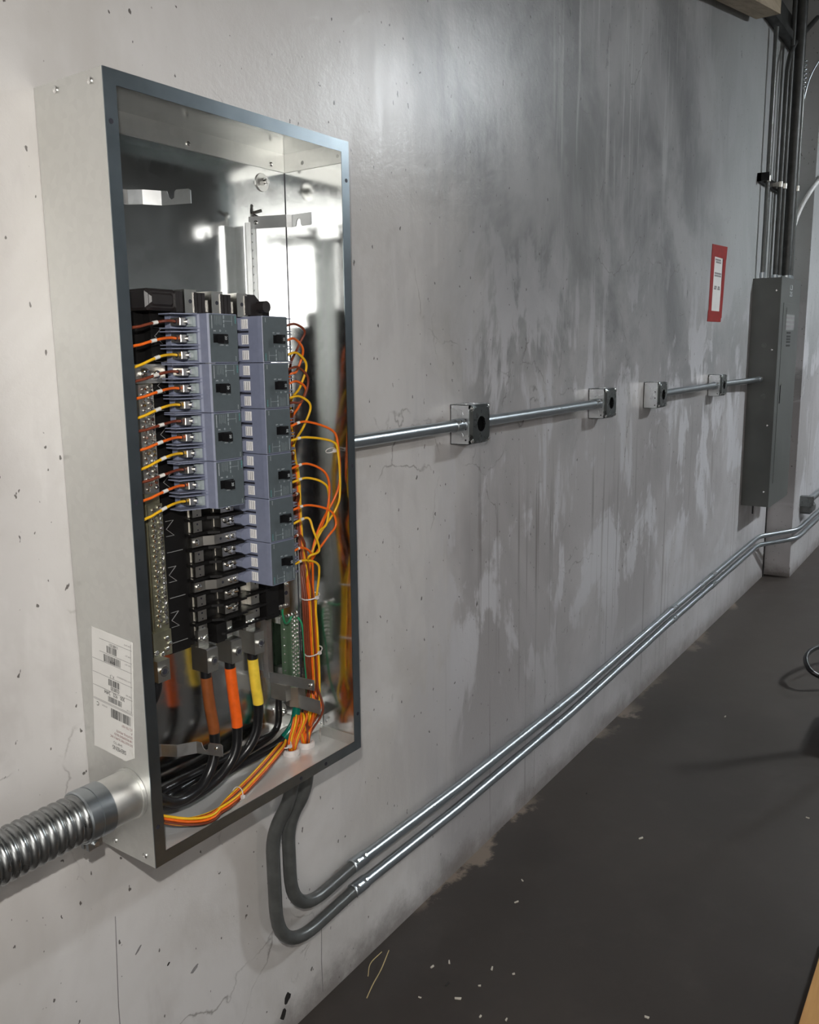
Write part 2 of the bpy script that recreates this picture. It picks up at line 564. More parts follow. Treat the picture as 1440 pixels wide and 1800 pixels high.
solo('timber_brace', tb, 'timber', 'pale timber brace against the top of the wall, nearest the roof', 'timber')

# knocked-out spots and a hairline joint low on the wall
def chip(name, cx, cz, rx, rz, tilt=0.0, mat='seam_dark', seed=1):
    r = random.Random(seed)
    prof = []
    for k in range(12):
        a = 2 * PI * k / 12
        j_ = r.uniform(0.75, 1.15)
        x, z = rx * j_ * math.cos(a), rz * j_ * math.sin(a)
        prof.append((cx + x * math.cos(tilt) - z * math.sin(tilt), cz + x * math.sin(tilt) + z * math.cos(tilt)))
    MB().prism(prof, 'y', 0.004, -0.0006).build(name, mat, wo)
chip('chipped_spot', 0.431, 0.086, 0.009, 0.014, -0.5, seed=2)
chip('chipped_spot', 0.416, 0.056, 0.009, 0.013, -0.4, seed=3)
chip('chipped_spot', 0.128, 0.372, 0.004, 0.002, 0.6, seed=4)
chip('scuff_mark', 0.186, 0.322, 0.011, 0.0035, 0.45, 'ink_grey', 5)
chip('scuff_mark', 0.066, 0.440, 0.009, 0.0022, 0.7, 'ink_grey', 6)
MB().prism([(0.0260, 0.53), (0.0272, 0.53), (0.0180, 0.36), (0.0165, 0.20), (0.0150, 0.20), (0.0165, 0.36)], 'y', 0.004, -0.0005).build('hairline_joint', 'ink_grey', wo)
MB().prism([(0.552, 0.20), (0.5535, 0.20), (0.548, 0.10), (0.549, 0.02), (0.547, 0.02), (0.546, 0.10)], 'y', 0.004, -0.0005).build('hairline_joint', 'ink_grey', wo)
# ------------------------------------------------------------------ lamps
def high_bay(x, y, z, label, glow='lamp_glow'):
    t = thing('high_bay_lamp', label, 'lamp', (x, y, z), 'high bay lamps under the roof')
    n = 28
    ring_ = lambda r, h: [(r * math.cos(2 * PI * k / n), r * math.sin(2 * PI * k / n), h) for k in range(n)]
    MB().loft([ring_(0.21, -0.01), ring_(0.20, 0.05), ring_(0.12, 0.14), ring_(0.08, 0.26), ring_(0.05, 0.30)]).build('reflector_dome', 'white_pipe', t, smooth=40)
    MB().loft([ring_(0.19, -0.025), ring_(0.20, -0.011)]).build('lens', glow, t)
    MB().cyl((0, 0, 0.30), (0, 0, 4.6 - z), 0.008, 8).build('hanger', 'steel_dark', t)
high_bay(5.0, -3.0, 3.40, 'round high bay lamp hung opposite the grey panel')
high_bay(9.3, -2.8, 4.10, 'round high bay lamp hung at the far end of the room', 'lamp_glow_far')
high_bay(0.9, -4.4, 3.75, 'round high bay lamp hung opposite the open cabinet', 'lamp_glow_warm')

# ------------------------------------------------------------------ the open cabinet
W_, H_, D_ = 0.508, 1.152, 0.1557
TH = 0.0018
FL = 0.020
enc = thing('electrical_enclosure', 'tall open galvanised steel electrical cabinet on the wall', 'cabinet', (0, 0, 0), frame=T)
def side(x0, x1, inner_neg):
    mb = MB()
    mb.mi = 0
    mb.box(x0, x1, -D_, 0, 0, H_)
    return mb
lp = MB()
lp.box(0, TH, -D_, 0, 0, H_)
lo = lp.build('side_panel', ['sheet_outside', 'sheet_inside'], enc)
rp = MB().box(W_ - TH, W_, -D_, 0, 0, H_)
ro = rp.build('side_panel', ['sheet_outside', 'sheet_inside'], enc)
for o, sgn in ((lo, 1), (ro, -1)):
    for p in o.data.polygons:
        if p.normal.x * sgn > 0.5: p.material_index = 1
tp = MB().box(TH, W_ - TH, -D_, 0, H_ - TH, H_).build('top_panel', ['sheet_outside', 'sheet_inside'], enc)
bp = MB().box(TH, W_ - TH, -D_, 0, 0, TH).build('bottom_panel', ['sheet_floor_bright', 'sheet_inside'], enc)
for o, sgn in ((tp, -1), (bp, 1)):
    for p in o.data.polygons:
        if p.normal.z * sgn > 0.5 and o is tp: p.material_index = 1
MB().box(TH, W_ - TH, -TH, 0, TH, H_ - TH).build('back_panel', 'sheet_inside', enc)
# front flanges
def flange(x0, x1, z0, z1):
    return MB().box(x0, x1, -D_ - 0.0016, -D_, z0, z1)
flange(0.0, FL, 0, H_).build('front_flange', 'rim_steel_dimmed', enc)
flange(W_ - FL, W_, 0, H_).build('front_flange', 'rim_steel_dimmed', enc)
flange(FL, W_ - FL, H_ - FL, H_).build('front_flange', 'rim_steel_dimmed', enc)
flange(FL, W_ - FL, 0, FL).build('front_flange', 'rim_steel_dimmed', enc)
# returns of the end plates on the back and sides
MB().box(TH, W_ - TH, -0.0045, -TH, H_ - 0.034, H_ - TH).build('end_return', 'sheet_outside', enc)
MB().box(W_ - TH - 0.0025, W_ - TH, -D_ + 0.004, -0.005, H_ - 0.034, H_ - TH).build('end_return', 'sheet_outside', enc)
MB().box(TH, W_ - TH, -0.0045, -TH, TH, 0.024).build('end_return', 'sheet_outside', enc)
MB().box(W_ - TH - 0.0025, W_ - TH, -D_ + 0.004, -0.005, TH, 0.024).build('end_return', 'sheet_outside', enc)
# screws
def screw_mesh(name, r, h, mat):
    mb = MB()
    n = 10
    ring = lambda y, rr: [(rr * math.cos(2 * PI * k / n), y, rr * math.sin(2 * PI * k / n)) for k in range(n)]
    mb.loft([ring(0, r), ring(-h * 0.6, r), ring(-h, r * 0.6)])
    mb.box(-r * 0.8, r * 0.8, -h * 1.12, -h * 0.9, -r * 0.12, r * 0.12)
    ob = mb.build(name, mat, None, smooth=40)
    me = ob.data
    bpy.data.objects.remove(ob)
    return me
SCREW = screw_mesh('screw', 0.0042, 0.003, 'bright_screw')
SCREW_S = screw_mesh('small_screw', 0.0034, 0.004, 'bright_screw')
HOLE = MB().cyl((0, 0.0002, 0), (0, -0.0004, 0), 0.0036, 10).build('hole', 'slot_dark')
HOLEM = HOLE.data
bpy.data.objects.remove(HOLE)
def inst(name, me, parent, loc, rot=(0, 0, 0), scale=1.0):
    o = bpy.data.objects.new(name, me)
    COL.objects.link(o)
    o.parent = parent
    o.location = loc
    o.rotation_euler = rot
    o.scale = (scale,) * 3
    return o
for (y, z) in ((-0.052, 1.140), (-0.130, 1.138), (-0.058, 0.014), (-0.133, 0.014)):
    inst('screw', SCREW, enc, (0, y, z), (0, 0, -PI / 2), 1.15)
for x in (0.085, 0.272, 0.468):
    inst('screw', SCREW, enc, (x, -0.0045, 1.127), (0, 0, 0), 0.95)
inst('screw', SCREW, enc, (W_ - TH - 0.0025, -0.05, 1.130), (0, 0, PI / 2), 0.9)
inst('screw', SCREW, enc, (W_ - TH - 0.0025, -0.135, 1.130), (0, 0, PI / 2), 0.8)
for (x, z) in ((0.0085, 1.085), (0.0085, 0.571), (0.0085, 0.066), (0.4995, 1.085), (0.4995, 0.572), (0.4995, 0.075), (0.33, 0.009), (0.40, 0.009)):
    inst('hole', HOLEM, enc, (x, -D_ - 0.0016, z))
MB().box(W_ - TH - 0.0009, W_ - TH, -TH - 0.0009, -TH, 0.024, H_ - 0.034).build('corner_seam', 'slot_dark', enc)
# anchor bolts with washers
def anchor(x, z):
    w = MB().cyl((x, -TH, z), (x, -TH - 0.0025, z), 0.0165, 20, 0.0160).build('anchor_washer', 'sheet_outside', enc, smooth=40)
    MB().cyl((x, -TH - 0.002, z), (x, -TH - 0.010, z), 0.0075, 6).cyl((x, -TH - 0.009, z), (x, -TH - 0.016, z), 0.0045, 10).build('anchor_nut', 'bright_screw', w)
anchor(0.445, 1.092)
anchor(0.440, 0.066)
# shipping label on the outer left side, stuck on upside down
A0 = Vector((-0.0006, -0.080, 0.2645))
e1 = Vector((0, 0.9968, 0.080)); e2 = Vector((0, 0.080, -0.9968))
def LP(u, v, k=0.0):
    return tuple(A0 + e1 * u + e2 * v + Vector((-k, 0, 0)))
lb = MB()
c = [(-0.0495, -0.1), (0.0495, -0.1), (0.0495, 0.1), (-0.030, 0.1), (-0.0495, 0.088)]
lb.loft([[LP(u, v, -0.0006) for u, v in c], [LP(u, v, 0.0) for u, v in c]])
label = lb.build('shipping_label', 'paper', enc)
label['label'] = 'white paper shipping label stuck upside down'
MB().add([LP(-0.0495, 0.088, 0.0004), LP(-0.030, 0.1, 0.0004), LP(-0.044, 0.074, 0.004)], [(0, 1, 2)]).build('curled_corner', 'paper', label)
tx = MB()
put_text(tx, 'SIEMENS', LP(-0.031, 0.083, 0.0004), e1, e2, 0.0098, 0.92)
put_text(tx, '300   922   2494', LP(-0.030, -0.0048, 0.0004), e1, e2, 0.0088, 0.85)
put_text(tx, '028030', LP(-0.017, -0.0140, 0.0004), e1, e2, 0.0088, 0.8)
put_text(tx, 'K_3', LP(-0.005, -0.033, 0.0004), e1, e2, 0.0062)
put_text(tx, 'B44', LP(-0.008, -0.057, 0.0004), e1, e2, 0.0075)
put_text(tx, '11/08/2021', LP(-0.016, -0.084, 0.0004), e1, e2, 0.0062, 0.8)
put_text(tx, 'C', LP(0.034, 0.0215, 0.0004), e1, e2, 0.0095)
tx.build('label_print', 'ink', label)
tx = MB()
put_text(tx, 'SHIP TO', LP(-0.022, 0.0755, 0.0004), e1, e2, 0.006)
put_text(tx, 'VERSION', LP(0.013, 0.0225, 0.0004), e1, e2, 0.0034)
for v, s in ((0.012, 'P.O. NO'), (-0.012, 'ITEM NO'), (-0.036, 'CUSTOMER REFERENCE'), (-0.062, 'ORD QTY'), (-0.076, 'SHIP QTY'), (-0.093, 'SHIP DATE')):
    put_text(tx, s, LP(-0.046, v, 0.0004), e1, e2, 0.0032)
tx.build('label_print', 'ink_grey', label)
tx = MB()
for v, s in ((0.067, 'DO ELECTRIC SUPPLY INC'), (0.0605, '108 ROSEMEAD BLVD'), (0.054, 'SOUTH EL MONTE'), (0.0475, 'A'), (0.041, '(C) 733-1537')):
    put_text(tx, s, LP(-0.047, v, 0.0004), e1, e2, 0.0054, 0.86)
tx.build('label_print', 'ink_red', label)
ru = MB()
def rule(v, u0=-0.0485, u1=0.0485, t=0.0006):
    ru.add([LP(u0, v, 0.0004), LP(u1, v, 0.0004), LP(u1, v + t, 0.0004), LP(u0, v + t, 0.0004)], [(0, 1, 2, 3)])
for v in (0.0175, 0.0155, -0.006, -0.028, -0.0505, -0.066, -0.0865):
    rule(v, -0.0485, 0.0485 if v > -0.06 else 0.030)
ru.add([LP(-0.0465, v, 0.0004) for v in (0.015,)] + [LP(-0.0459, 0.015, 0.0004), LP(-0.0459, -0.096, 0.0004), LP(-0.0465, -0.096, 0.0004)], [(0, 1, 2, 3)])
ru.build('ruled_lines', 'ink_grey', label)
def barcode(u0, u1, v0, v1, seed):
    r = random.Random(seed)
    mb = MB()
    u = u0
    while u < u1:
        w = r.choice((0.0005, 0.0009, 0.0014))
        mb.add([LP(u, v0, 0.0004), LP(u + w, v0, 0.0004), LP(u + w, v1, 0.0004), LP(u, v1, 0.0004)], [(0, 1, 2, 3)])
        u += w + r.choice((0.0006, 0.0009, 0.0013))
    mb.build('barcode', 'ink', label)
barcode(-0.043, 0.004, 0.022, 0.037, 1)
barcode(-0.022, 0.012, 0.0035, 0.0125, 2)
barcode(-0.018, 0.008, -0.0255, -0.0150, 3)
barcode(-0.021, 0.020, -0.0635, -0.0515, 4)
barcode(-0.012, 0.012, -0.079, -0.0675, 5)

# ------------------------------------------------------------------ panelboard interior
XC = 0.2585
pan = thing('panelboard_chassis', 'black moulded panelboard chassis with bus bars inside the open cabinet', 'chassis', (XC, -0.002, 0.20), frame=T)
OP = (XC, -0.002, 0.20)
def PB(name, mb, mat, parent=pan, smooth=None):
    return mb.build(name, mat, parent, OP, smooth)
# rails behind the base
for x, rz0, rz1 in ((0.148, 0.30, 0.86), (0.372, 0.165, 1.010)):
    s_ = 1 if x > XC else -1
    r = MB().box(x, x + 0.026 * s_, -0.030, -0.028, rz0, rz1).box(x + 0.024 * s_, x + 0.026 * s_, -0.030, -0.002, rz0, rz1).box(x, x + 0.002 * s_, -0.042, -0.028, rz0, rz1)
    ra = PB('mounting_rail', r, 'chrome_bracket')
    for k in range(9 if s_ > 0 else 0):
        z = 0.992 - k * 0.014
        o = inst('rail_screw', SCREW_S, ra, Vector((x + 0.013 * s_, -0.030, z)) - Vector(OP), scale=0.55)
    for k in range(5 if s_ > 0 else 0):
        inst('rail_screw', SCREW_S, ra, Vector((x + 0.010 * s_, -0.030, 0.18 + k * 0.021)) - Vector(OP), scale=0.7)
base = MB().box(0.122, 0.392, -0.030, -0.060, 0.292, 0.868)
base.box(0.122, 0.166, -0.060, -0.068, 0.292, 0.868)
PB('insulating_base', base, 'black_base')
PB('insulating_base', MB().box(0.105, 0.150, -0.03, -0.052, 0.30, 0.850), 'black_base')
# line marks moulded into the base on the left
mk = MB()
def stroke(p, q, w=0.0007):
    p, q = Vector(p), Vector(q)
    d = (q - p).normalized()
    nn = Vector((-d.y, d.x)) * w / 2
    mk.loft([[(a.x, -0.0680, a.y), (b_.x, -0.0680, b_.y), (b_.x, -0.0690, b_.y), (a.x, -0.0690, a.y)] for a, b_ in ((p - nn, p + nn), (q - nn, q + nn))])
for k in range(7):
    z = 0.822 - k * 0.0767
    stroke((0.128, z), (0.144, z)); stroke((0.144, z), (0.129, z - 0.013)); stroke((0.129, z - 0.013), (0.144, z - 0.025)); stroke((0.144, z - 0.025), (0.128, z - 0.025))
    stroke((0.128, z - 0.052), (0.160, z - 0.052), 0.0009)
PB('moulded_marks', mk, 'mark_grey')
# top cap with the three bus ends
cap = MB().cbox(0.090, 0.148, -0.103, -0.050, 0.846, 0.878, 0.004)
cap.cbox(0.095, 0.140, -0.106, -0.100, 0.852, 0.872, 0.003)
PB('end_cap', cap, 'black_cap')
cap = MB()
cap.box(0.148, 0.300, -0.092, -0.045, 0.848, 0.866)
for x0 in (0.151, 0.158, 0.187, 0.195, 0.203, 0.242, 0.250, 0.258, 0.296, 0.303):
    cap.box(x0 - 0.008, x0 - 0.0015, -0.106, -0.06, 0.845, 0.876)
PB('end_cap', cap, 'black_cap')
cap = MB().prism([(0.296, 0.846), (0.340, 0.846), (0.336, 0.868), (0.322, 0.880), (0.296, 0.880)], 'y', -0.050, -0.095)
cap.cyl((0.333, -0.085, 0.860), (0.333, -0.112, 0.860), 0.010, 14)
PB('end_cap', cap, 'black_cap')
for x0 in (0.152, 0.207, 0.262):
    b_ = PB('bus_end', MB().box(x0 + 0.010, x0 + 0.034, -0.104, -0.055, 0.842, 0.880), 'tin')
    inst('hole', HOLEM, b_, Vector((x0 + 0.021, -0.104, 0.862)) - Vector(OP), scale=0.9)
# vertical bus bars
for x0 in (0.176, 0.231, 0.286):
    PB('bus_bar', MB().box(x0, x0 + 0.022, -0.066, -0.0605, 0.285, 0.85), 'tin')
# empty positions: pads, dividers, connectors, straps
PP = 0.0767 / 3
def zpole(k): return 0.843 - PP * (k + 0.5)
sc_n = 0
for k in range(12, 21):
    z = zpole(k)
    strap = (k in (14, 17))
    if strap:
        s_ = MB().box(0.172, 0.196, -0.078, -0.073, z - 0.008, z + 0.008)
        s_.add([(0.196, -0.078, z - 0.008), (0.196, -0.078, z + 0.008), (0.212, -0.088, z + 0.008), (0.212, -0.088, z - 0.008), (0.196, -0.073, z - 0.008), (0.196, -0.073, z + 0.008), (0.212, -0.083, z + 0.008), (0.212, -0.083, z - 0.008)],
               [(0, 1, 2, 3), (4, 7, 6, 5), (0, 3, 7, 4), (1, 5, 6, 2), (0, 4, 5, 1), (3, 2, 6, 7)])
        s_.box(0.212, 0.262, -0.088, -0.083, z - 0.008, z + 0.008)
        st = PB('connecting_strap', s_, 'tin')
        inst('strap_screw', SCREW, st, Vector((0.181, -0.078, z)) - Vector(OP), scale=1.3)
        inst('hole', HOLEM, st, Vector((0.226, -0.088, z)) - Vector(OP), scale=0.7)
        for dx in (0.244, 0.255):
            inst('strap_screw', SCREW, st, Vector((dx, -0.088, z)) - Vector(OP), scale=1.1)
    else:
        pd = PB('mounting_pad', MB().box(0.178, 0.197, -0.076, -0.066, z - 0.0095, z + 0.0095), 'tin')
        inst('hole', HOLEM, pd, Vector((0.187, -0.076, z + 0.004)) - Vector(OP), scale=0.5)
        inst('hole', HOLEM, pd, Vector((0.188, -0.076, z - 0.006)) - Vector(OP), scale=0.4)
        if k < 20:
            cn = PB('line_connector', MB().box(0.232, 0.262, -0.084, -0.066, z - 0.0085, z + 0.0085), 'tin')
            for dx, dz in ((0.241, 0.003), (0.250, -0.002), (0.258, 0.003)):
                inst('connector_screw', SCREW, cn, Vector((dx, -0.084, z + dz)) - Vector(OP), (0.3 * dz / 0.003, 0, random.uniform(-0.4, 0.4)), 1.15)
    # divider ribs between the poles
    PB('phase_divider', MB().prism([(0.168, -0.066), (0.168, -0.082), (0.205, -0.080), (0.220, -0.094), (0.275, -0.094), (0.275, -0.066)], 'z', z - PP / 2 - 0.0022, z - PP / 2 + 0.0022), 'black_base')
for k in range(18, 21):
    z = zpole(k)
    pd = PB('mounting_pad', MB().box(0.300, 0.320, -0.078, -0.066, z - 0.0095, z + 0.0095), 'tin')
    inst('hole', HOLEM, pd, Vector((0.312, -0.078, z + 0.003)) - Vector(OP), scale=0.5)
    PB('phase_divider', MB().box(0.275, 0.350, -0.088, -0.060, z - PP / 2 - 0.002, z - PP / 2 + 0.002), 'black_base')
PB('insulating_base', MB().box(0.330, 0.362, -0.086, -0.05, 0.300, 0.385), 'black_base')
PB('insulating_base', MB().box(0.340, 0.384, -0.080, -0.05, 0.318, 0.384), 'black_base')
PB('insulating_base', MB().box(0.205, 0.228, -0.090, -0.05, 0.292, 0.325), 'black_base')
# main lugs
for i, x in enumerate((0.180, 0.235, 0.290)):
    PB('bus_bar', MB().box(x - 0.011, x + 0.011, -0.084, -0.076, 0.284, 0.322), 'tin')
    l = PB('main_lug', MB().prism([(-0.105, 0.252), (-0.105, 0.292), (-0.102, 0.294), (-0.066, 0.294), (-0.066, 0.252)], 'x', x - 0.012, x + 0.012), 'aluminium_lug')
    MB().cyl((x + 0.001, -0.104, 0.272), (x + 0.001, -0.109, 0.272), 0.0078, 16).build('lug_screw', 'bright_screw', l, OP, 40)
    MB().cyl((x + 0.001, -0.1088, 0.272), (x + 0.001, -0.1095, 0.272), 0.0042, 6).build('hex_socket', 'slot_dark', l, OP)
    for dx in (-0.006, 0.0, 0.006):
        inst('connector_screw', SCREW, l, Vector((x + dx, -0.084, 0.305 + abs(dx) * 0.5)) - Vector(OP), scale=0.85)
# small terminal block on the right below the breakers
blk = PB('terminal_block', MB().box(0.372, 0.408, -0.070, -0.035, 0.305, 0.352), 'aluminium_lug')
for dx, dz, s in ((0.383, 0.332, 1.0), (0.399, 0.334, 1.2)):
    inst('hole', HOLEM, blk, Vector((dx, -0.070, dz)) - Vector(OP), scale=s)
for dx, dz in ((0.377, 0.312), (0.388, 0.311), (0.399, 0.310), (0.402, 0.350), (0.384, 0.352)):
    inst('block_screw', SCREW, blk, Vector((dx, -0.070, dz)) - Vector(OP), scale=0.9)
# trim support arms at the four corners: bent strips with a notch
def arm(pts, z, h=0.021, notch=True, up=1):
    mb = MB()
    t = 0.0016
    for (a, b_) in zip(pts[:-1], pts[1:]):
        a, b_ = Vector(a), Vector(b_)
        n2 = Vector((b_.y - a.y, -(b_.x - a.x))).normalized() * t / 2
        last = (b_ == Vector(pts[-1]))
        if last and notch:
            d = b_ - a
            prof = [(0, 0), (1, 0), (1, h * 0.9), (0.93, h), (0.52, h), (0.46, h * 0.86), (0.44, h * 0.45), (0.34, h * 0.35), (0.26, h * 0.5), (0.20, h * 0.95), (0, h)]
            if up < 0: prof = [(p, h - q) for p, q in prof][::-1]
            mb.loft([[(a.x + d.x * p + s_ * n2.x, a.y + d.y * p + s_ * n2.y, z + q) for p, q in prof] for s_ in (-1, 1)])
        else:
            mb.loft([[(q.x + s_ * n2.x, q.y + s_ * n2.y, zz) for q, zz in ((a, z), (b_, z), (b_, z + h), (a, z + h))] for s_ in (-1, 1)])
    return mb
arm([(0.002, -0.050), (0.030, -0.052), (0.096, -0.068), (0.108, -0.086), (0.132, -0.100), (0.147, -0.148)], 1.000).build('trim_arm', 'chrome_bracket', enc)
a_ = PB('trim_arm', arm([(0.380, -0.030), (0.388, -0.050), (0.404, -0.098), (0.412, -0.104), (0.412, -0.150)], 1.000, up=-1), 'chrome_bracket')
inst('arm_screw', SCREW, a_, Vector((0.382, -0.046, 1.010)) - Vector(OP), (0, 0, -1.2), 0.9)
a_ = arm([(0.002, -0.050), (0.030, -0.052), (0.095, -0.064), (0.108, -0.088), (0.136, -0.104), (0.152, -0.150)], 0.122).build('trim_arm', 'chrome_bracket', enc)
inst('arm_screw', SCREW, a_, (0.147, -0.140, 0.136), (0, 0, -1.2), 0.7)
a_ = PB('trim_arm', arm([(0.386, -0.030), (0.392, -0.050), (0.402, -0.132)], 0.150, notch=False), 'chrome_bracket')
inst('arm_screw', SCREW, a_, Vector((0.400, -0.124, 0.160)) - Vector(OP), (0, 0, -1.4), 0.9)
# wing screw on top of the right rail
ws = MB().cyl((0.384, -0.034, 1.01), (0.384, -0.034, 1.035), 0.003, 8)
for a in (-0.8, 0.4, 2.2):
    ws.cyl((0.384, -0.034, 1.027), (0.384 + 0.016 * math.cos(a), -0.044, 1.027 + 0.014 * math.sin(a)), 0.0028, 8)
PB('wing_screw', ws, 'bright_screw')

# neutral bar on the left
nb = thing('neutral_bar', 'tall brass-toned neutral bar with double row of screws, at left of the breakers', 'terminal bar', (0.10, -0.05, 0.30), frame=T)
ON = (0.10, -0.05, 0.30)
MB().box(0.088, 0.116, -0.078, -0.050, 0.342, 0.548).build('bar', 'neutral_brass', nb, ON)
MB().box(0.086, 0.114, -0.076, -0.050, 0.566, 0.735).build('bar', 'tin', nb, ON)
MB().box(0.087, 0.115, -0.074, -0.048, 0.310, 0.765).build('link_plate', 'neutral_brass', nb, ON)
tpz = MB().box(0.080, 0.136, -0.080, -0.050, 0.737, 0.766).build('link_plate', 'tin', nb, ON)
inst('link_bolt', SCREW, tpz, Vector((0.096, -0.080, 0.751)) - Vector(ON), scale=2.2)
inst('link_bolt', SCREW, tpz, Vector((0.118, -0.080, 0.750)) - Vector(ON), scale=1.6)
for (z0, z1, xo) in ((0.350, 0.545, 0.0), (0.572, 0.732, -0.002)):
    z = z0
    i = 0
    while z < z1:
        inst('terminal_screw', SCREW_S, nb, Vector((0.097 + xo + (0.0012 if i % 2 else -0.0012), -0.078 if xo == 0 else -0.076, z)) - Vector(ON), (0, random.uniform(0, 3), 0), 1.05)
        inst('terminal_screw', SCREW_S, nb, Vector((0.109 + xo, -0.078 if xo == 0 else -0.076, z + 0.003)) - Vector(ON), (random.uniform(-.3, .3), random.uniform(0, 3), random.uniform(-.3, .3)), 1.15)
        z += 0.0082
        i += 1
MB().box(0.078, 0.114, -0.084, -0.05, 0.300, 0.342).build('link_plate', 'neutral_brass', nb, ON)
for x, z in ((0.082, 0.309), (0.094, 0.304), (0.104, 0.310), (0.104, 0.328), (0.110, 0.318)):
    inst('link_bolt', SCREW, nb, Vector((x, -0.084, z)) - Vector(ON), scale=1.0)
lg = MB().box(0.066, 0.090, -0.106, -0.070, 0.268, 0.303).build('neutral_lug', 'aluminium_lug', nb, ON)
MB().cyl((0.076, -0.1055, 0.286), (0.076, -0.1105, 0.286), 0.0085, 16).build('lug_screw', 'bright_screw', lg, ON, 40)
MB().cyl((0.076, -0.110, 0.286), (0.076, -0.1112, 0.286), 0.005, 6).build('hex_socket', 'slot_dark', lg, ON)

# ground bar low on the right
gb = thing('ground_bar', 'short greenish ground bar with many screws beside the wire bundle', 'terminal bar', (0.45, -0.01, 0.13), frame=T)
OG = (0.45, -0.01, 0.13)
MB().box(0.432, 0.447, -0.026, -0.020, 0.136, 0.268).build('bar', 'board_green', gb, OG)
MB().box(0.447, 0.470, -0.032, -0.016, 0.136, 0.268).build('bar', 'board_green', gb, OG)
for z in (0.150, 0.255):
    MB().box(0.445, 0.462, -0.018, -0.002, z - 0.006, z + 0.006).build('standoff', 'sheet_outside', gb, OG)
for k in range(15):
    z = 0.142 + k * 0.0086
    for x in (0.4515, 0.458, 0.4655):
        inst('terminal_screw', SCREW_S, gb, Vector((x, -0.032, z + (0.003 if x > 0.455 else 0))) - Vector(OG), (0, random.uniform(0, 3), 0), 0.85)
    if k % 2 == 0:
        inst('terminal_screw', SCREW_S, gb, Vector((0.4335, -0.026, z)) - Vector(OG), (0, random.uniform(0, 3), 0), 0.6)
for x in (0.438, 0.447, 0.462):
    inst('terminal_screw', SCREW, gb, Vector((x, -0.034, 0.272)) - Vector(OG), (0, 0, 0), 1.1)
# ground lug
gl = thing('ground_lug', 'silver ground lug on bracket, clamped over the green taped cable', 'lug', (0.42, -0.05, 0.10), frame=T)
OL = (0.42, -0.05, 0.10)
MB().prism([(0.402, -0.066), (0.410, -0.082), (0.426, -0.086), (0.438, -0.074), (0.436, -0.056), (0.420, -0.048), (0.406, -0.052)], 'z', 0.102, 0.142).build('lug_body', 'tin', gl, OL)
MB().box(0.388, 0.402, -0.070, -0.030, 0.118, 0.150).build('lug_tongue', 'aluminium_lug', gl, OL)
MB().box(0.414, 0.4155, -0.134, -0.040, 0.098, 0.126).build('bracket_plate', 'chrome_bracket', gl, OL)

# small white printed tag on the back
MB().box(0.408, 0.4165, -0.0035, -0.0018, 0.17, 0.215).build('printed_tag', 'paper', enc)
mb = MB()
put_text(mb, 'O', (0.4105, -0.0038, 0.173), (1, 0, 0), (0, 0, 1), 0.006)
put_text(mb, 'UL', (0.4155, -0.0038, 0.187), (0, 0, 1), (-1, 0, 0), 0.0065)
mb.build('tag_print', 'ink', enc)
# small corner bracket low on the right wall
cb = MB().box(0.455, 0.4565, -0.060, -0.02, 0.020, 0.052).box(0.455, 0.504, -0.060, -0.0585, 0.020, 0.046)
cbo = cb.build('corner_bracket', 'chrome_bracket', enc)
for x, z in ((0.462, 0.040), (0.490, 0.036), (0.498, 0.030)):
    inst('screw', SCREW, cbo, (x, -0.060, z), scale=0.8)
MB().cyl((0.478, -0.075, 0.002), (0.478, -0.075, 0.034), 0.0022, 8).build('stud', 'bright_screw', enc)
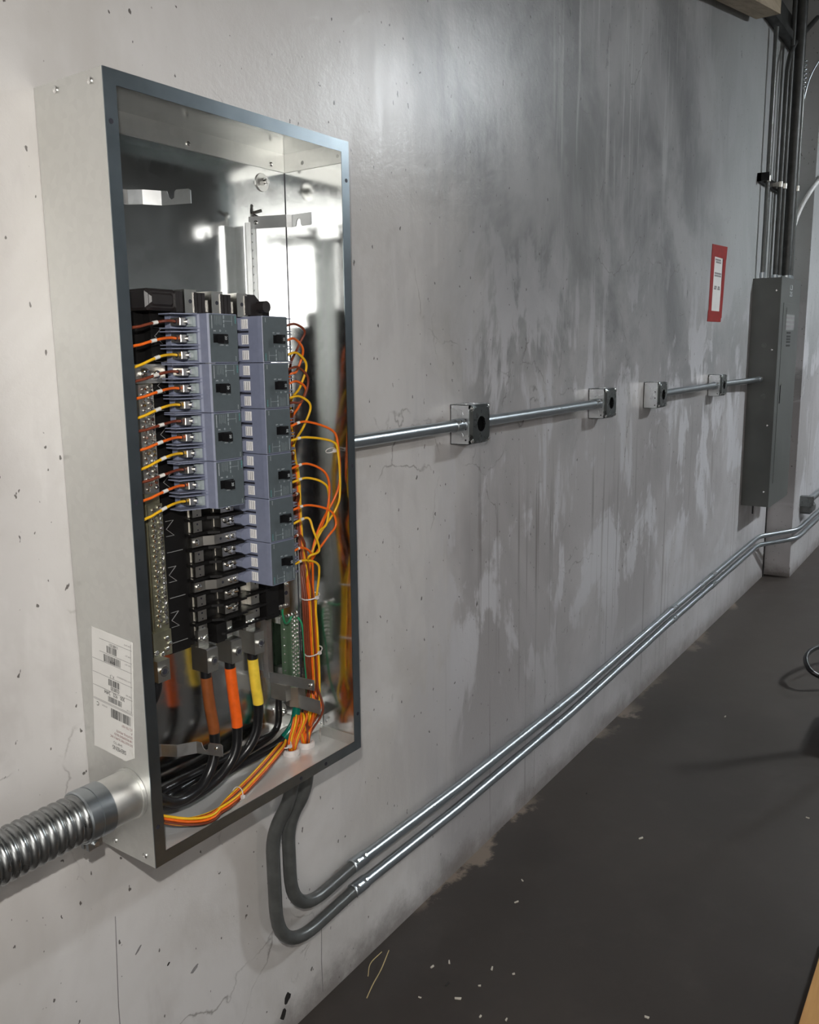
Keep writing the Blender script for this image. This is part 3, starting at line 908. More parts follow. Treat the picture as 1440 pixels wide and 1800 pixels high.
# ------------------------------------------------------------------ breakers
BH = 0.0378      # half height
def make_breaker():
    t = thing('circuit_breaker', 'x', 'breaker')
    mb = MB()
    prof = [(0.0275, 0.0), (0.0275, -0.058), (0.0285, -0.0665), (0.0300, -0.0680), (0.0860, -0.0680), (0.0885, -0.0650), (0.0900, -0.0500), (0.0930, -0.0480), (0.0930, -0.0120), (0.1160, -0.0120), (0.1160, 0.0)]
    mb.prism(prof, 'z', -BH, BH)
    # feet reaching to the centre bus, one for each pole
    for k in (-1, 0, 1):
        v = k * PP
        mb.prism([(v - 0.0098, 0.0275), (v + 0.0098, 0.0275), (v + 0.0098, 0.012), (v + 0.005, 0.004), (v - 0.005, 0.004), (v - 0.0098, 0.012)][::1] and
                 [(0.0278, v - 0.0098), (0.0278, v + 0.0098), (0.013, v + 0.0098), (0.005, v + 0.005), (0.005, v - 0.005), (0.013, v - 0.0098)], 'y', -0.020, 0.0)
    mb.build('body', 'breaker_body', t, smooth=None)
    pl_ = MB().box(0.0292, 0.0862, -0.0686, -0.0670, -BH + 0.0012, BH - 0.0012).build('front_plate', 'breaker_plate', t)
    # vents on the line end: frame with white bars
    for k in (-1, 0, 1):
        v = k * PP
        vb = MB().box(0.0268, 0.0276, -0.0350, -0.0150, v - 0.0078, v + 0.0078).build('vent', 'vent_white', t)
        sl = MB()
        for j in range(4):
            y = -0.0318 + j * 0.0045
            sl.box(0.02655, 0.0270, y, y + 0.0010, v - 0.0068, v + 0.0068)
        sl.build('vent_slots', 'ink_grey', vb)
    gr = MB()
    for k in (-0.5, 0.5):
        gr.box(0.0271, 0.0276, -0.0360, -0.0100, k * PP - 0.0016, k * PP + 0.0016)
    gr.build('pole_groove', 'slot_dark', t)
    # load terminals: barriers, lug, screw, clear ledge
    fins = [-BH + 0.0008, BH - 0.0008]
    for k in (-0.5, 0.5):
        fins += [k * PP - 0.0026, k * PP + 0.0026]
    for v in fins:
        MB().prism([(0.088, -0.050), (0.096, -0.049), (0.134, -0.034), (0.134, -0.008), (0.116, -0.004), (0.088, -0.004)], 'z', v - 0.0008, v + 0.0008).build('phase_barrier', 'breaker_body', t)
    for k in (-1, 0, 1):
        v = k * PP
        MB().prism([(0.090, -0.046), (0.097, -0.043), (0.0985, -0.030), (0.090, -0.030)], 'z', v - 0.0075, v + 0.0075).build('terminal_ledge', 'print_dim', t)
        lg_ = MB().cbox(0.1035, 0.1155, -0.0350, -0.0120, v - 0.0065, v + 0.0065, 0.001).build('terminal_lug', 'tin', t)
        MB().cyl((0.1005, -0.030, v), (0.1005, -0.0385, v), 0.0044, 10).build('terminal_screw', 'bright_screw', t, smooth=40)
        MB().cyl((0.1155, -0.0235, v), (0.1160, -0.0235, v), 0.0040, 10).build('wire_port', 'slot_dark', lg_)
    # handle
    MB().box(0.0520, 0.0800, -0.0692, -0.0680, -0.0068, 0.0068).build('handle_slot', 'toggle_black', t)
    h_ = MB().prism([(0.0585, -0.069), (0.0600, -0.0805), (0.0690, -0.0805), (0.0720, -0.069)], 'z', -0.0060, 0.0075).build('handle', 'toggle_black', t)
    n_ = MB()
    put_text(n_, '20', (0.0672, -0.0810, -0.0035), (0, 0, 1), (-1, 0, 0), 0.0062)
    n_.build('handle_number', 'print_white', h_)
    # print
    pr = MB()
    y = -0.0690
    def st(u0, u1, v0, v1):
        pr.add([(u0, y, v0), (u1, y, v0), (u1, y, v1), (u0, y, v1)], [(0, 1, 2, 3)])
    put_text(pr, 'OFF', (0.050, y, 0.0095), (1, 0, 0), (0, 0, 1), 0.0030)
    put_text(pr, 'RESET', (0.060, y, 0.0090), (1, 0, 0), (0, 0, 1), 0.0030)
    put_text(pr, 'I', (0.0535, y, -0.0125), (1, 0, 0), (0, 0, 1), 0.0035)
    put_text(pr, 'O', (0.0640, y, -0.0130), (1, 0, 0), (0, 0, 1), 0.0040)
    put_text(pr, 'TRIP', (0.0740, y, -0.0125), (1, 0, 0), (0, 0, 1), 0.0028)
    put_text(pr, '3VA41', (0.0335, y, 0.0350), (0, 0, -1), (1, 0, 0), 0.0028)
    st(0.0818, 0.0826, -0.0345, -0.0150)
    pr.build('print', 'print_white', pl_)
    pr = MB()
    st(0.0400, 0.0570, -0.0270, -0.0263)
    st(0.0400, 0.0408, -0.0350, -0.0200)
    st(0.0560, 0.0590, -0.0355, -0.0300); st(0.0562, 0.0588, -0.0285, -0.0240); st(0.0566, 0.0584, -0.0225, -0.0170)
    for j in range(5):
        st(0.0630 + 0.003 * j, 0.0636 + 0.003 * j, -0.0350, -0.0200 - 0.001 * (j % 3))
    pr.build('print', 'print_dim', pl_)
    pr = MB()
    put_text(pr, 'SIEMENS', (0.0340, y, -0.0350), (0, 0, 1), (-1, 0, 0), 0.0034, 0.95)
    pr.build('brand_print', 'print_teal', pl_)
    return t
proto = make_breaker()
ORD = ('topmost', 'second', 'third', 'fourth', 'fifth', 'lowest')
breakers = []
for side_, n in (('left', 4), ('right', 6)):
    for i in range(n):
        b_ = proto if not breakers else dup(proto)
        rot = Matrix.Rotation(PI, 4, 'Y') if side_ == 'left' else I4
        b_.matrix_world = T @ Matrix.Translation((XC, -0.078, 0.843 - 0.0767 * (i + 0.5))) @ rot
        nm = ('lowest' if i == n - 1 else ORD[i])
        b_['label'] = 'blue-grey three-pole circuit breaker, %s of the %s-hand column' % (nm if nm in ('topmost', 'lowest') else nm + ' from top', side_)
        b_['group'] = 'circuit breakers in the open cabinet'
        breakers.append(b_)

# ------------------------------------------------------------------ wires
COLS = ('brown', 'orange', 'yellow')
POLE = ('upper', 'middle', 'lower')
WR = 0.0023
def wire(name, pts, mat, label, group, loc, r=WR, n=7, marker=None, k=6):
    path = spline(pts, k)
    o = solo(name, MB().tube(path, r, n), mat, label, 'wire', loc, group, T, 60)
    if marker:
        a, b_ = marker
        sub = path[a:b_]
        m = MB().tube(sub, r * 1.28, 8).build('wire_marker', 'marker_white', o, loc, 60)
    return o
rw = random.Random(3)
for i in range(4):
    for p in range(3):
        z = 0.843 - 0.0767 * i - PP * (p + 0.5)
        q = i * 3 + p
        gx, gy = 0.024 + 0.006 * (q % 3), -0.060 - 0.007 * (q // 3) - 0.003 * (q % 2)
        drop = 0.014 + 0.004 * rw.random() + (0.006 if p == 2 else 0)
        sx, sy = 0.008 * (q % 4), 0.006 * (q // 4)
        # lug -> gutter on the left -> down -> sweeps along the bottom front to the bushing
        zb = 0.014 + 0.0052 * (q // 4)
        fy = -0.118 - 0.0045 * (q % 4)
        pts = [(0.146, -0.1015, z), (0.130, -0.1030, z + 0.001), (0.105, -0.107, z - 0.002), (0.078, -0.104, z - drop * 0.55), (0.052, -0.096, z - drop * 1.2), (gx + 0.004, gy - 0.006, z - drop - 0.05),
               (gx, gy, 0.5 * (z + 0.2)), (gx, gy, 0.16), (0.036 + 0.002 * (q % 3), -0.080 - 0.003 * (q % 4), 0.060 + 0.002 * (q // 3)),
               (0.070 + sx * 0.4, fy + 0.016, zb + 0.010), (0.115 + sx * 0.5, fy - 0.010, zb), (0.180, -0.134 + 0.0038 * (q % 4), zb + 0.001),
               (0.262, -0.110 + 0.0042 * (q % 4), zb + 0.002), (0.340, -0.086 + 0.0040 * (q % 4), zb + 0.009), (0.385, -0.066 + 0.003 * (q % 4), 0.026 + 0.004 * (q // 4)),
               (0.396 + 0.002 * (q % 4), -0.062 + 0.002 * (q // 4), 0.040 + 0.002 * (q % 3)), (0.404 + 0.002 * (q % 3), -0.062 + 0.002 * (q // 4), 0.028), (0.404 + 0.002 * (q % 3), -0.062 + 0.002 * (q // 4), 0.003)]
        nm = ('topmost', 'second', 'third', 'fourth')[i]
        wire('branch_wire', pts, 'wire_' + COLS[p], '%s wire leaving the %s terminal of the %s breaker in the left column' % (COLS[p], POLE[p], nm), 'branch wires in the cabinet', pts[0], marker=(12 + (q % 2), 15 + (q % 2)))
# right-hand wires loop out and drop into the bundle
for i in range(6):
    for p in range(3):
        z = 0.843 - 0.0767 * i - PP * (p + 0.5)
        q = i * 3 + p
        bx = 0.436 + 0.0048 * (q % 6)
        by = -0.078 - 0.0050 * (q // 6) - 0.002 * (q % 2)
        lift = 0.004 * rw.random()
        if i < 2:
            reach, ry = 0.424 + 0.034 * rw.random(), -0.088 - 0.020 * rw.random()
            dz = 0.020 + 0.03 * rw.random()
            pts = [(0.3735, -0.1015, z), (0.390, -0.103, z + 0.0005), (0.5 * (0.392 + reach), ry * 0.55 - 0.046, z + lift), (reach, ry, z - 0.4 * dz), (reach - 0.006, ry + 0.012, z - dz - 0.012),
                   (0.418 + 0.02 * rw.random(), -0.066, z - 0.07 - 0.03 * rw.random()), (0.446 + 0.004 * (q % 3), -0.056 - 0.006 * rw.random(), 0.55), (0.446 + 0.004 * (q % 3), -0.066, 0.42)]
        elif i < 5:
            if p == 0:      # the brown ones tuck in behind
                reach, ry = 0.420 + 0.012 * rw.random(), -0.084
                pts = [(0.3735, -0.1015, z), (0.390, -0.103, z + 0.0005), (reach - 0.010, ry - 0.006, z + 0.001), (reach + 0.006, ry + 0.010, z - 0.014), (0.444, -0.060, z - 0.05)]
                if i < 4: pts += [(0.450, -0.058, 0.44)]
            else:
                reach, ry = 0.468 + 0.026 * rw.random(), -0.106 - 0.022 * rw.random()
                if p == 2 and i == 4: reach = 0.450
                if i == 4: reach -= 0.012
                sag = 0.018 + 0.030 * rw.random()
                pts = [(0.3735, -0.1015, z), (0.390, -0.103, z + 0.0005), (0.425, ry * 0.4 - 0.060, z + 0.004 + lift), (reach - 0.012, ry, z - 0.35 * sag), (reach, ry - 0.003, z - sag - 0.010)]
                if i == 2: pts += [(reach + 0.004, ry - 0.002, z - 0.09 - 0.02 * rw.random()), (reach - 0.010, ry, z - 0.14)]
                if i == 3: pts += [(reach - 0.004, ry, z - 0.085)]
                if i == 4: pts += [(reach - 0.022, ry + 0.004, z - 0.060 - 0.01 * rw.random())]
                else: pts += [(0.456 + 0.012 * rw.random(), -0.102, 0.435 + 0.015 * rw.random())]
                pts += [(0.436 + 0.010 * rw.random(), -0.092, 0.372 + 0.012 * rw.random())]
        else:
            reach = 0.415 + 0.018 * p
            pts = [(0.3735, -0.1015, z), (0.390, -0.103, z + 0.0005), (0.404 + 0.006 * p, -0.104, z + 0.003), (reach, -0.104, z - 0.010), (reach + 0.010, -0.100, z - 0.034)]
        pts += [(bx, by, 0.320 if i < 5 else 0.322 - 0.012 * p), (bx + 0.002, by, 0.250), (bx + 0.006, by + 0.002, 0.190), (bx + 0.010 - 0.002 * (q % 3), by + 0.002, 0.130),
                (bx + 0.006 + 0.012 * math.sin(q * 1.7), by + 0.010 * math.cos(q * 2.3), 0.082), (0.444 + 0.003 * (q % 4), -0.066 + 0.003 * (q % 5 - 2), 0.030), (0.446 + 0.002 * (q % 4 - 1), -0.064 + 0.002 * (q % 5 - 2), 0.003)]
        nm = ('topmost', 'second', 'third', 'fourth', 'fifth', 'sixth')[i]
        wire('branch_wire', pts, 'wire_' + COLS[p], '%s wire leaving the %s terminal of the %s breaker in the right column' % (COLS[p], POLE[p], nm), 'branch wires in the cabinet', pts[0], marker=(9, 11) if i > 1 else None)
# spare loops folded back near the bushings
for j in range(6):
    c_ = COLS[(j * 2) % 3] if j % 3 else 'orange'
    x0 = 0.398 + 0.006 * j
    pts = [(0.402 + 0.002 * j, -0.064, 0.004), (x0 - 0.006, -0.070, 0.034), (x0 + 0.002, -0.074 - 0.002 * j, 0.066 + 0.004 * (j % 3)), (x0 + 0.012, -0.070, 0.078 + 0.003 * (j % 2)), (x0 + 0.020, -0.066, 0.060), (0.430 + 0.004 * j, -0.066, 0.030), (0.440 + 0.002 * j, -0.063, 0.004)]
    wire('spare_wire_loop', pts, 'wire_' + c_, 'folded spare %s wire loop over the bushings, %s counting from the left' % (c_, ('first', 'second', 'third', 'fourth', 'fifth', 'sixth')[j]), 'spare wire loops at the bushings', pts[0])
# green ground wires
wire('ground_wire', [(0.392, -0.066, 0.303), (0.396, -0.062, 0.290), (0.412, -0.052, 0.268), (0.432, -0.042, 0.262), (0.447, -0.036, 0.268), (0.452, -0.034, 0.272)], 'wire_green', 'thin green ground wire arcing from terminal block to ground bar', None, (0.392, -0.066, 0.303), r=0.0020)
wire('ground_wire', [(0.468, -0.034, 0.262), (0.476, -0.038, 0.240), (0.473, -0.044, 0.18), (0.470, -0.050, 0.11), (0.456, -0.058, 0.05), (0.448, -0.060, 0.003)], 'wire_green', 'thin green wire running down beside the ground bar', None, (0.468, -0.034, 0.262), r=0.0019)
# cable ties
def ring(c, rx, ry, tilt, label, r=0.0013):
    pts = []
    for k in range(17):
        a = 2 * PI * k / 16
        pts.append((c[0] + rx * math.cos(a), c[1] + ry * math.sin(a), c[2] + tilt * math.cos(a)))
    mb = MB().tube(pts, r, 6)
    mb.box(c[0] - 0.004, c[0] + 0.002, c[1] - ry - 0.004, c[1] - ry + 0.001, c[2] - 0.003 , c[2] + 0.003)
    solo('cable_tie', mb, 'tie_white', label, 'cable tie', c, 'cable ties', T, 60)
ring((0.4500, -0.086, 0.318), 0.019, 0.016, 0.003, 'clear cable tie round the bundle just below the lowest right breaker')
ring((0.4540, -0.086, 0.205), 0.019, 0.015, 0.005, 'clear cable tie round the bundle beside the ground bar')
ring((0.386, -0.064, 0.030), 0.010, 0.014, 0.004, 'clear cable tie gathering the bottom wires near the front bushing')
ring((0.205, -0.122, 0.022), 0.004, 0.013, 0.012, 'clear cable tie on the orange bundle lying on the cabinet bottom', 0.0009)
ring((0.490, -0.112, 0.600), 0.008, 0.010, 0.004, 'small cable tie high on the right wire bundle', 0.0009)
# bushings where the conduits leave
for x, y, lab in ((0.405, -0.062, 'clear plastic bushing under the folded wire loops'), (0.447, -0.064, 'clear plastic bushing under the tall wire bundle')):
    mb = MB()
    n = 24
    rr = lambda r, z: [(x + r * math.cos(2 * PI * k / n), y + r * math.sin(2 * PI * k / n), z) for k in range(n)]
    mb.loft([rr(0.0175, 0.0019), rr(0.0178, 0.010), rr(0.0165, 0.0135), rr(0.0135, 0.0135), rr(0.0125, 0.009), rr(0.0125, 0.0019)], False)
    solo('conduit_bushing', mb, 'tie_white', lab, 'bushing', (x, y, 0.0019), 'conduit bushings', T, 40)

# ------------------------------------------------------------------ feeder cables
HX, HY, HZ = 0.0, -0.108, 0.112
CABR = 0.0092
def cable(x, col, ci, label, pts2):
    t = thing('feeder_cable', label, 'cable', (x, -0.086, 0.25), 'feeder cables', T)
    O = (x, -0.086, 0.25)
    path = spline([(x, -0.086, 0.262), (x + 0.0, -0.086, 0.235)] + pts2, 10)
    ntape = {0: 30, 1: 30, 2: 29}[ci]
    MB().tube(path, CABR, 14).build('jacket', 'cable_black', t, O, 60)
    MB().tube(path[9:ntape], CABR * 1.07, 14).build('phase_tape', 'tape_' + col, t, O, 60)
cable(0.180, 'brown', 0, 'black feeder cable with brown tape, leftmost of the three', [(0.183, -0.087, 0.19), (0.189, -0.089, 0.13), (0.182, -0.090, 0.085), (0.150, -0.092, 0.052), (0.095, -0.096, 0.050), (0.040, -0.104, 0.085), (-0.02, -0.112, 0.105), (-0.10, -0.110, 0.112)])
cable(0.235, 'orange', 1, 'black feeder cable with orange tape, middle of the three', [(0.238, -0.087, 0.19), (0.243, -0.088, 0.12), (0.232, -0.088, 0.075), (0.195, -0.085, 0.046), (0.130, -0.084, 0.036), (0.070, -0.086, 0.052), (0.030, -0.096, 0.092), (-0.02, -0.100, 0.120), (-0.10, -0.098, 0.122)])
cable(0.290, 'yellow', 2, 'black feeder cable with yellow tape, rightmost of the three', [(0.293, -0.087, 0.19), (0.299, -0.086, 0.14), (0.292, -0.082, 0.090), (0.262, -0.074, 0.056), (0.205, -0.066, 0.036), (0.130, -0.064, 0.030), (0.070, -0.072, 0.048), (0.028, -0.094, 0.080), (-0.02, -0.104, 0.094), (-0.10, -0.102, 0.094)])
t = thing('ground_cable', 'green taped ground cable curving left from the silver lug', 'cable', (0.422, -0.066, 0.11), frame=T)
O = (0.422, -0.066, 0.11)
path = spline([(0.421, -0.066, 0.112), (0.421, -0.066, 0.090), (0.413, -0.062, 0.058), (0.385, -0.054, 0.034), (0.335, -0.046, 0.024), (0.27, -0.040, 0.020), (0.18, -0.040, 0.018), (0.09, -0.050, 0.030), (0.035, -0.080, 0.075), (-0.02, -0.094, 0.108), (-0.10, -0.094, 0.108)], 10)
MB().tube(path, 0.0080, 14).build('jacket', 'cable_black', t, O, 60)
MB().tube(path[:29], 0.0088, 14).build('green_tape', 'tape_green', t, O, 60)
t = thing('neutral_cable', 'black cable dropping from the neutral lug at lower left', 'cable', (0.078, -0.086, 0.27), frame=T)
O = (0.078, -0.086, 0.27)
path = spline([(0.078, -0.088, 0.275), (0.072, -0.088, 0.245), (0.046, -0.082, 0.20), (0.034, -0.088, 0.15), (0.02, -0.105, 0.122), (-0.03, -0.114, 0.120), (-0.10, -0.112, 0.120)], 10)
MB().tube(path, 0.0085, 14).build('jacket', 'cable_black', t, O, 60)
# more black conductors lying at the back of the bottom, out of the conduit
for j, (y, z, lab) in enumerate(((-0.022, 0.030, 'black cable lying deepest along the back of the cabinet bottom'), (-0.032, 0.046, 'black cable resting above the others at the back of the cabinet bottom'))):
    pts = [(-0.10, -0.116, 0.104 + 0.004 * j), (-0.02, -0.116, 0.100), (0.04, -0.080, 0.062), (0.10, -0.040, z), (0.22, y, z - 0.004), (0.34, y - 0.004, z), (0.40, -0.030, 0.05), (0.405, -0.034, 0.11)]
    solo('black_cable', MB().tube(spline(pts, 8), 0.0066, 12), 'cable_black', lab, 'cable', (0.10, -0.04, 0.02), 'black cables at the cabinet bottom', T, 60)

# ------------------------------------------------------------------ flexible conduit into the left side
def Tp(p): return tuple(T @ Vector(p))
fx = thing('flexible_conduit', 'fat ribbed flexible steel conduit entering the left side of the cabinet', 'conduit', Tp((0, HY, HZ)))
OF = Vector(Tp((0, HY, HZ)))
def tube_mod(path, rf, n=28):
    return MB().tube(path, [rf(i) for i in range(len(path))], n)
ctl = [Tp((-0.088, HY, HZ)), Tp((-0.15, HY, HZ)), Tp((-0.24, HY, HZ - 0.001)), Tp((-0.38, HY - 0.004, HZ - 0.004)), Tp((-0.60, HY - 0.02, HZ - 0.03)), (-0.84, -0.16, 0.62), (-0.98, -0.19, 0.36), (-1.02, -0.20, 0.035)]
cs = spline(ctl, 40)
# resample evenly
acc = [0.0]
for a, b_ in zip(cs[:-1], cs[1:]): acc.append(acc[-1] + (b_ - a).length)
step = 0.00138
even = []
j = 0
for s in range(int(acc[-1] / step)):
    d = s * step
    while acc[j + 1] < d: j += 1
    f = (d - acc[j]) / max(1e-9, acc[j + 1] - acc[j])
    even.append(cs[j].lerp(cs[j + 1], f))
MB().tube(even, [0.0325 + 0.0045 * abs(math.sin(PI * i * step / 0.0138)) ** 0.8 for i in range(len(even))], 28).build('ribbed_tube', 'flex_steel', fx, OF, 50)
ax = (Vector(Tp((1, HY, HZ))) - Vector(Tp((0, HY, HZ)))).normalized()
def hp(x): return OF + ax * x
cn = tube_mod([hp(x) for x in (-0.0005, -0.006, -0.0065, -0.062, -0.064)], lambda i: (0.0400, 0.0400, 0.0375, 0.0375, 0.0360)[i], 32).build('connector_sleeve', 'sheet_outside', fx, OF, 40)
tube_mod([hp(x) for x in (-0.052, -0.053, -0.074, -0.0745, -0.077, -0.0775, -0.092, -0.094)], lambda i: (0.0382, 0.0400, 0.0400, 0.0388, 0.0388, 0.0402, 0.0402, 0.0380)[i], 32).build('clamp_collar', 'conduit_steel', fx, OF, 40)
ear = hp(-0.078) + Vector((0, -0.006, -0.040))
MB().box(ear.x - 0.012, ear.x + 0.012, ear.y - 0.009, ear.y - 0.003, ear.z - 0.010, ear.z + 0.006).box(ear.x - 0.012, ear.x + 0.012, ear.y + 0.003, ear.y + 0.009, ear.z - 0.010, ear.z + 0.006).build('clamp_ear', 'conduit_steel', fx, OF)
MB().cyl(ear + Vector((0, 0.010, -0.003)), ear + Vector((0, -0.013, -0.003)), 0.0045, 10).build('clamp_screw', 'bright_screw', fx, OF, 40)

# ------------------------------------------------------------------ conduits along the wall
def conduit(name, label, pts, r, group, coup=(), mat='conduit_steel', n=16, loc=None, fit=()):
    pts = [Vector(p) for p in pts]
    loc = Vector(loc) if loc is not None else pts[0].copy()
    t = thing(name, label, 'conduit', loc, group)
    MB().tube(pts, r, n).build('tube', mat, t, loc, 60)
    for (a, b_) in coup:
        a, b_ = Vector(a), Vector(b_)
        d = (b_ - a).normalized()
        c_ = MB().tube([a, a + d * 0.002, b_ - d * 0.002, b_], [r * 1.02, r * 1.17, r * 1.17, r * 1.02], n).build('coupling', 'conduit_steel', t, loc, 40)
        m = (a + b_) / 2
        for f in (0.25, 0.75):
            s = a.lerp(b_, f)
            MB().cyl(s + Vector((0, -r, r * 0.6)), s + Vector((0, -r - 0.004, r * 0.6 + 0.003)), 0.003, 8).build('set_screw', 'bright_screw', c_, loc)
    return t
RZ = 1.2815
R1 = 0.0147
YC = -0.036
conduit('wall_conduit', 'straight steel conduit from the open cabinet to the first outlet box', [(0.520, YC - 0.004, RZ), (1.126, YC, RZ)], R1, 'conduits between outlet boxes', [((1.082, YC, RZ), (1.122, YC, RZ))])
conduit('wall_conduit', 'straight steel conduit between first and second outlet box', [(1.230, YC, RZ), (2.028, YC, RZ)], R1, 'conduits between outlet boxes', [((1.985, YC, RZ), (2.024, YC, RZ))])
conduit('wall_conduit', 'straight steel conduit between third and fourth outlet box', [(2.684, YC, RZ), (3.478, YC, RZ)], R1, 'conduits between outlet boxes', [((3.430, YC, RZ), (3.474, YC, RZ))])
conduit('wall_conduit', 'short steel conduit from the fourth outlet box into the grey panel', [(3.590, YC, RZ), (4.255, YC - 0.03, RZ)], R1, 'conduits between outlet boxes', [((4.205, YC - 0.028, RZ), (4.250, YC - 0.03, RZ))])

def outlet_box(x, label, left_conn=False):
    t = thing('outlet_box', label, 'outlet box', (x, 0, 1.230), 'square outlet boxes')
    O = (x, 0, 1.230)
    z0, z1, S = 1.230, 1.332, 0.102
    dpt = -0.0545
    mb = MB().box(x, x + S, dpt, -0.0005, z0, z0 + 0.0016).box(x, x + S, dpt, -0.0005, z1 - 0.0016, z1).box(x, x + 0.0016, dpt, -0.0005, z0, z1).box(x + S - 0.0016, x + S, dpt, -0.0005, z0, z1).box(x, x + S, -0.0025, -0.0005, z0, z1)
    mb.build('box_body', 'box_steel', t, O)
    # raised cover with cut corners and a round opening
    cc = MB()
    n = 32
    cx, cz = x + S / 2, (z0 + z1) / 2
    rad = 0.0205
    hs = S / 2 - 0.004
    def outer(a, h, cut=0.010):
        ca, sa = math.cos(a), math.sin(a)
        k = h / max(abs(ca), abs(sa))
        k = min(k, (2 * h - cut) / (abs(ca) + abs(sa) + 1e-9))
        return (cx + k * ca, cz + k * sa)
    A = [2 * PI * k / n + PI / n for k in range(n)]
    R = []
    for h, y in ((hs + 0.003, dpt), (hs + 0.003, dpt - 0.003), (hs - 0.004, dpt - 0.009)):
        R.append([(outer(a, h)[0], y, outer(a, h)[1]) for a in A])
    R.append([(cx + rad * math.cos(a), dpt - 0.009, cz + rad * 0.98 * math.sin(a)) for a in A])
    R.append([(cx + rad * math.cos(a), dpt - 0.004, cz + rad * 0.98 * math.sin(a)) for a in A])
    cc.loft(R, False)
    cv = cc.build('raised_cover', 'cover_steel', t, O, 30)
    MB().cyl((cx, dpt + 0.012, cz), (cx, dpt - 0.0035, cz), rad * 1.02, 24).build('receptacle_well', 'hole_black', t, O, 40)
    for dz in (0.034, 0.030, -0.030, -0.034):
        inst('cover_hole', HOLEM, cv, (cx - x, dpt - 0.009, cz + dz - z0), scale=0.45)
    for dx, dz in ((-0.041, 0.041), (-0.041, -0.041), (0.041, -0.041), (0.041, 0.041)):
        inst('cover_screw', SCREW, cv, (cx + dx - x, dpt - 0.004, cz + dz - z0), scale=1.5)
    # knockouts and screw tips seen on the near side
    for dz, dy in ((0.078, -0.026), (0.022, -0.026)) + (((0.051, -0.030),) if left_conn is False else ()):
        MB().cyl((x - 0.0008, dy, z0 + dz), (x + 0.001, dy, z0 + dz), 0.0125, 18).build('knockout', 'box_steel', t, O, 40)
    for dz in (0.012, 0.040, 0.064):
        MB().cyl((x - 0.0006, -0.046, z0 + dz), (x + 0.001, -0.046, z0 + dz), 0.0025, 8).build('side_hole', 'slot_dark', t, O)
    MB().cyl((x + 0.03, -0.03, z1 - 0.001), (x + 0.03, -0.03, z1 + 0.001), 0.012, 18).cyl((x + 0.07, -0.03, z1 - 0.001), (x + 0.07, -0.03, z1 + 0.001), 0.012, 18).build('knockout', 'box_steel', t, O, 40)
outlet_box(1.126, 'square steel outlet box with raised cover, first and nearest to the open cabinet', True)
outlet_box(2.028, 'square steel outlet box with raised cover, second along from the open cabinet', True)
outlet_box(2.580, 'square steel outlet box without conduit on its near side, third along the wall')
outlet_box(3.478, 'square steel outlet box nearest the grey panel and smallest in view', True)

RL = 0.0140
def jog(z):
    return [(4.55, -0.030, z), (4.63, -0.036, z), (4.90, -0.185, z + 0.004), (4.98, -0.196, z + 0.006), (6.4, -0.196, z + 0.010)]
ex1 = T @ Vector((0.447, -0.064, 0.002)); ex2 = T @ Vector((0.405, -0.062, 0.002))
low1 = fillet([ex1, (ex1.x, ex1.y, 0.600), (0.426, -0.030, 0.515), (0.426, -0.030, 0.292), (0.70, -0.030, 0.303)], [0, 0.06, 0.05, 0.125, 0], 10)
low2 = fillet([ex2, (ex2.x, ex2.y, 0.600), (0.379, -0.030, 0.515), (0.379, -0.030, 0.228), (0.70, -0.030, 0.240)], [0, 0.06, 0.05, 0.125, 0], 10)
run1 = fillet([(0.655, -0.030, 0.303), (1.09, -0.030, 0.287), (1.85, -0.030, 0.278), (2.95, -0.030, 0.303)] + jog(0.325), 0.05, 5)
run2 = fillet([(0.655, -0.030, 0.240), (1.09, -0.030, 0.225), (1.85, -0.030, 0.222), (2.95, -0.030, 0.252)] + jog(0.273), 0.05, 5)
for lowp, run, nm in ((low1, run1, 'upper'), (low2, run2, 'lower')):
    loc = lowp[0]
    t = thing('floor_level_conduit', '%s of the two long steel conduits running low along the wall' % nm, 'conduit', loc, 'long low conduits')
    cut = [p for p in lowp if p.x <= 0.656]
    z_end = run[0].z
    cut.append(run[0].copy())
    MB().tube(cut, RL, 18).build('elbow', 'elbow_grey', t, loc, 60)['label'] = 'dull dark grey bent elbow'
    MB().tube(run, RL, 16).build('tube', 'conduit_steel', t, loc, 60)
    for cx_ in (0.655, 2.98, 3.62):
        a = next(i for i in range(len(run) - 1) if run[i + 1].x > cx_)
        d = (run[a + 1] - run[a]).normalized()
        c_ = run[a] + d * ((cx_ - run[a].x) / d.x)
        co = MB().tube([c_ - d * 0.026, c_ - d * 0.024, c_ + d * 0.024, c_ + d * 0.026], [RL, RL * 1.16, RL * 1.16, RL], 16).build('coupling', 'conduit_steel', t, loc, 40)
        for s in (-0.014, 0.014):
            q = c_ + d * s
            MB().cyl(q + Vector((0, -RL * 0.7, RL * 0.8)), q + Vector((0, -RL * 0.7 - 0.004, RL * 0.8 + 0.004)), 0.0032, 8).build('set_screw', 'bright_screw', co, loc)
    for cx_ in (1.75, 3.42):
        a = next(i for i in range(len(run) - 1) if run[i + 1].x > cx_)
        d = (run[a + 1] - run[a]).normalized()
        c_ = run[a] + d * ((cx_ - run[a].x) / d.x)
        MB().tube([c_ - d * 0.008, c_ + d * 0.008], RL * 1.10, 16).box(c_.x - 0.008, c_.x + 0.008, -0.019, 0, c_.z - 0.030, c_.z - 0.012).build('strap', 'conduit_steel', t, loc, 40)

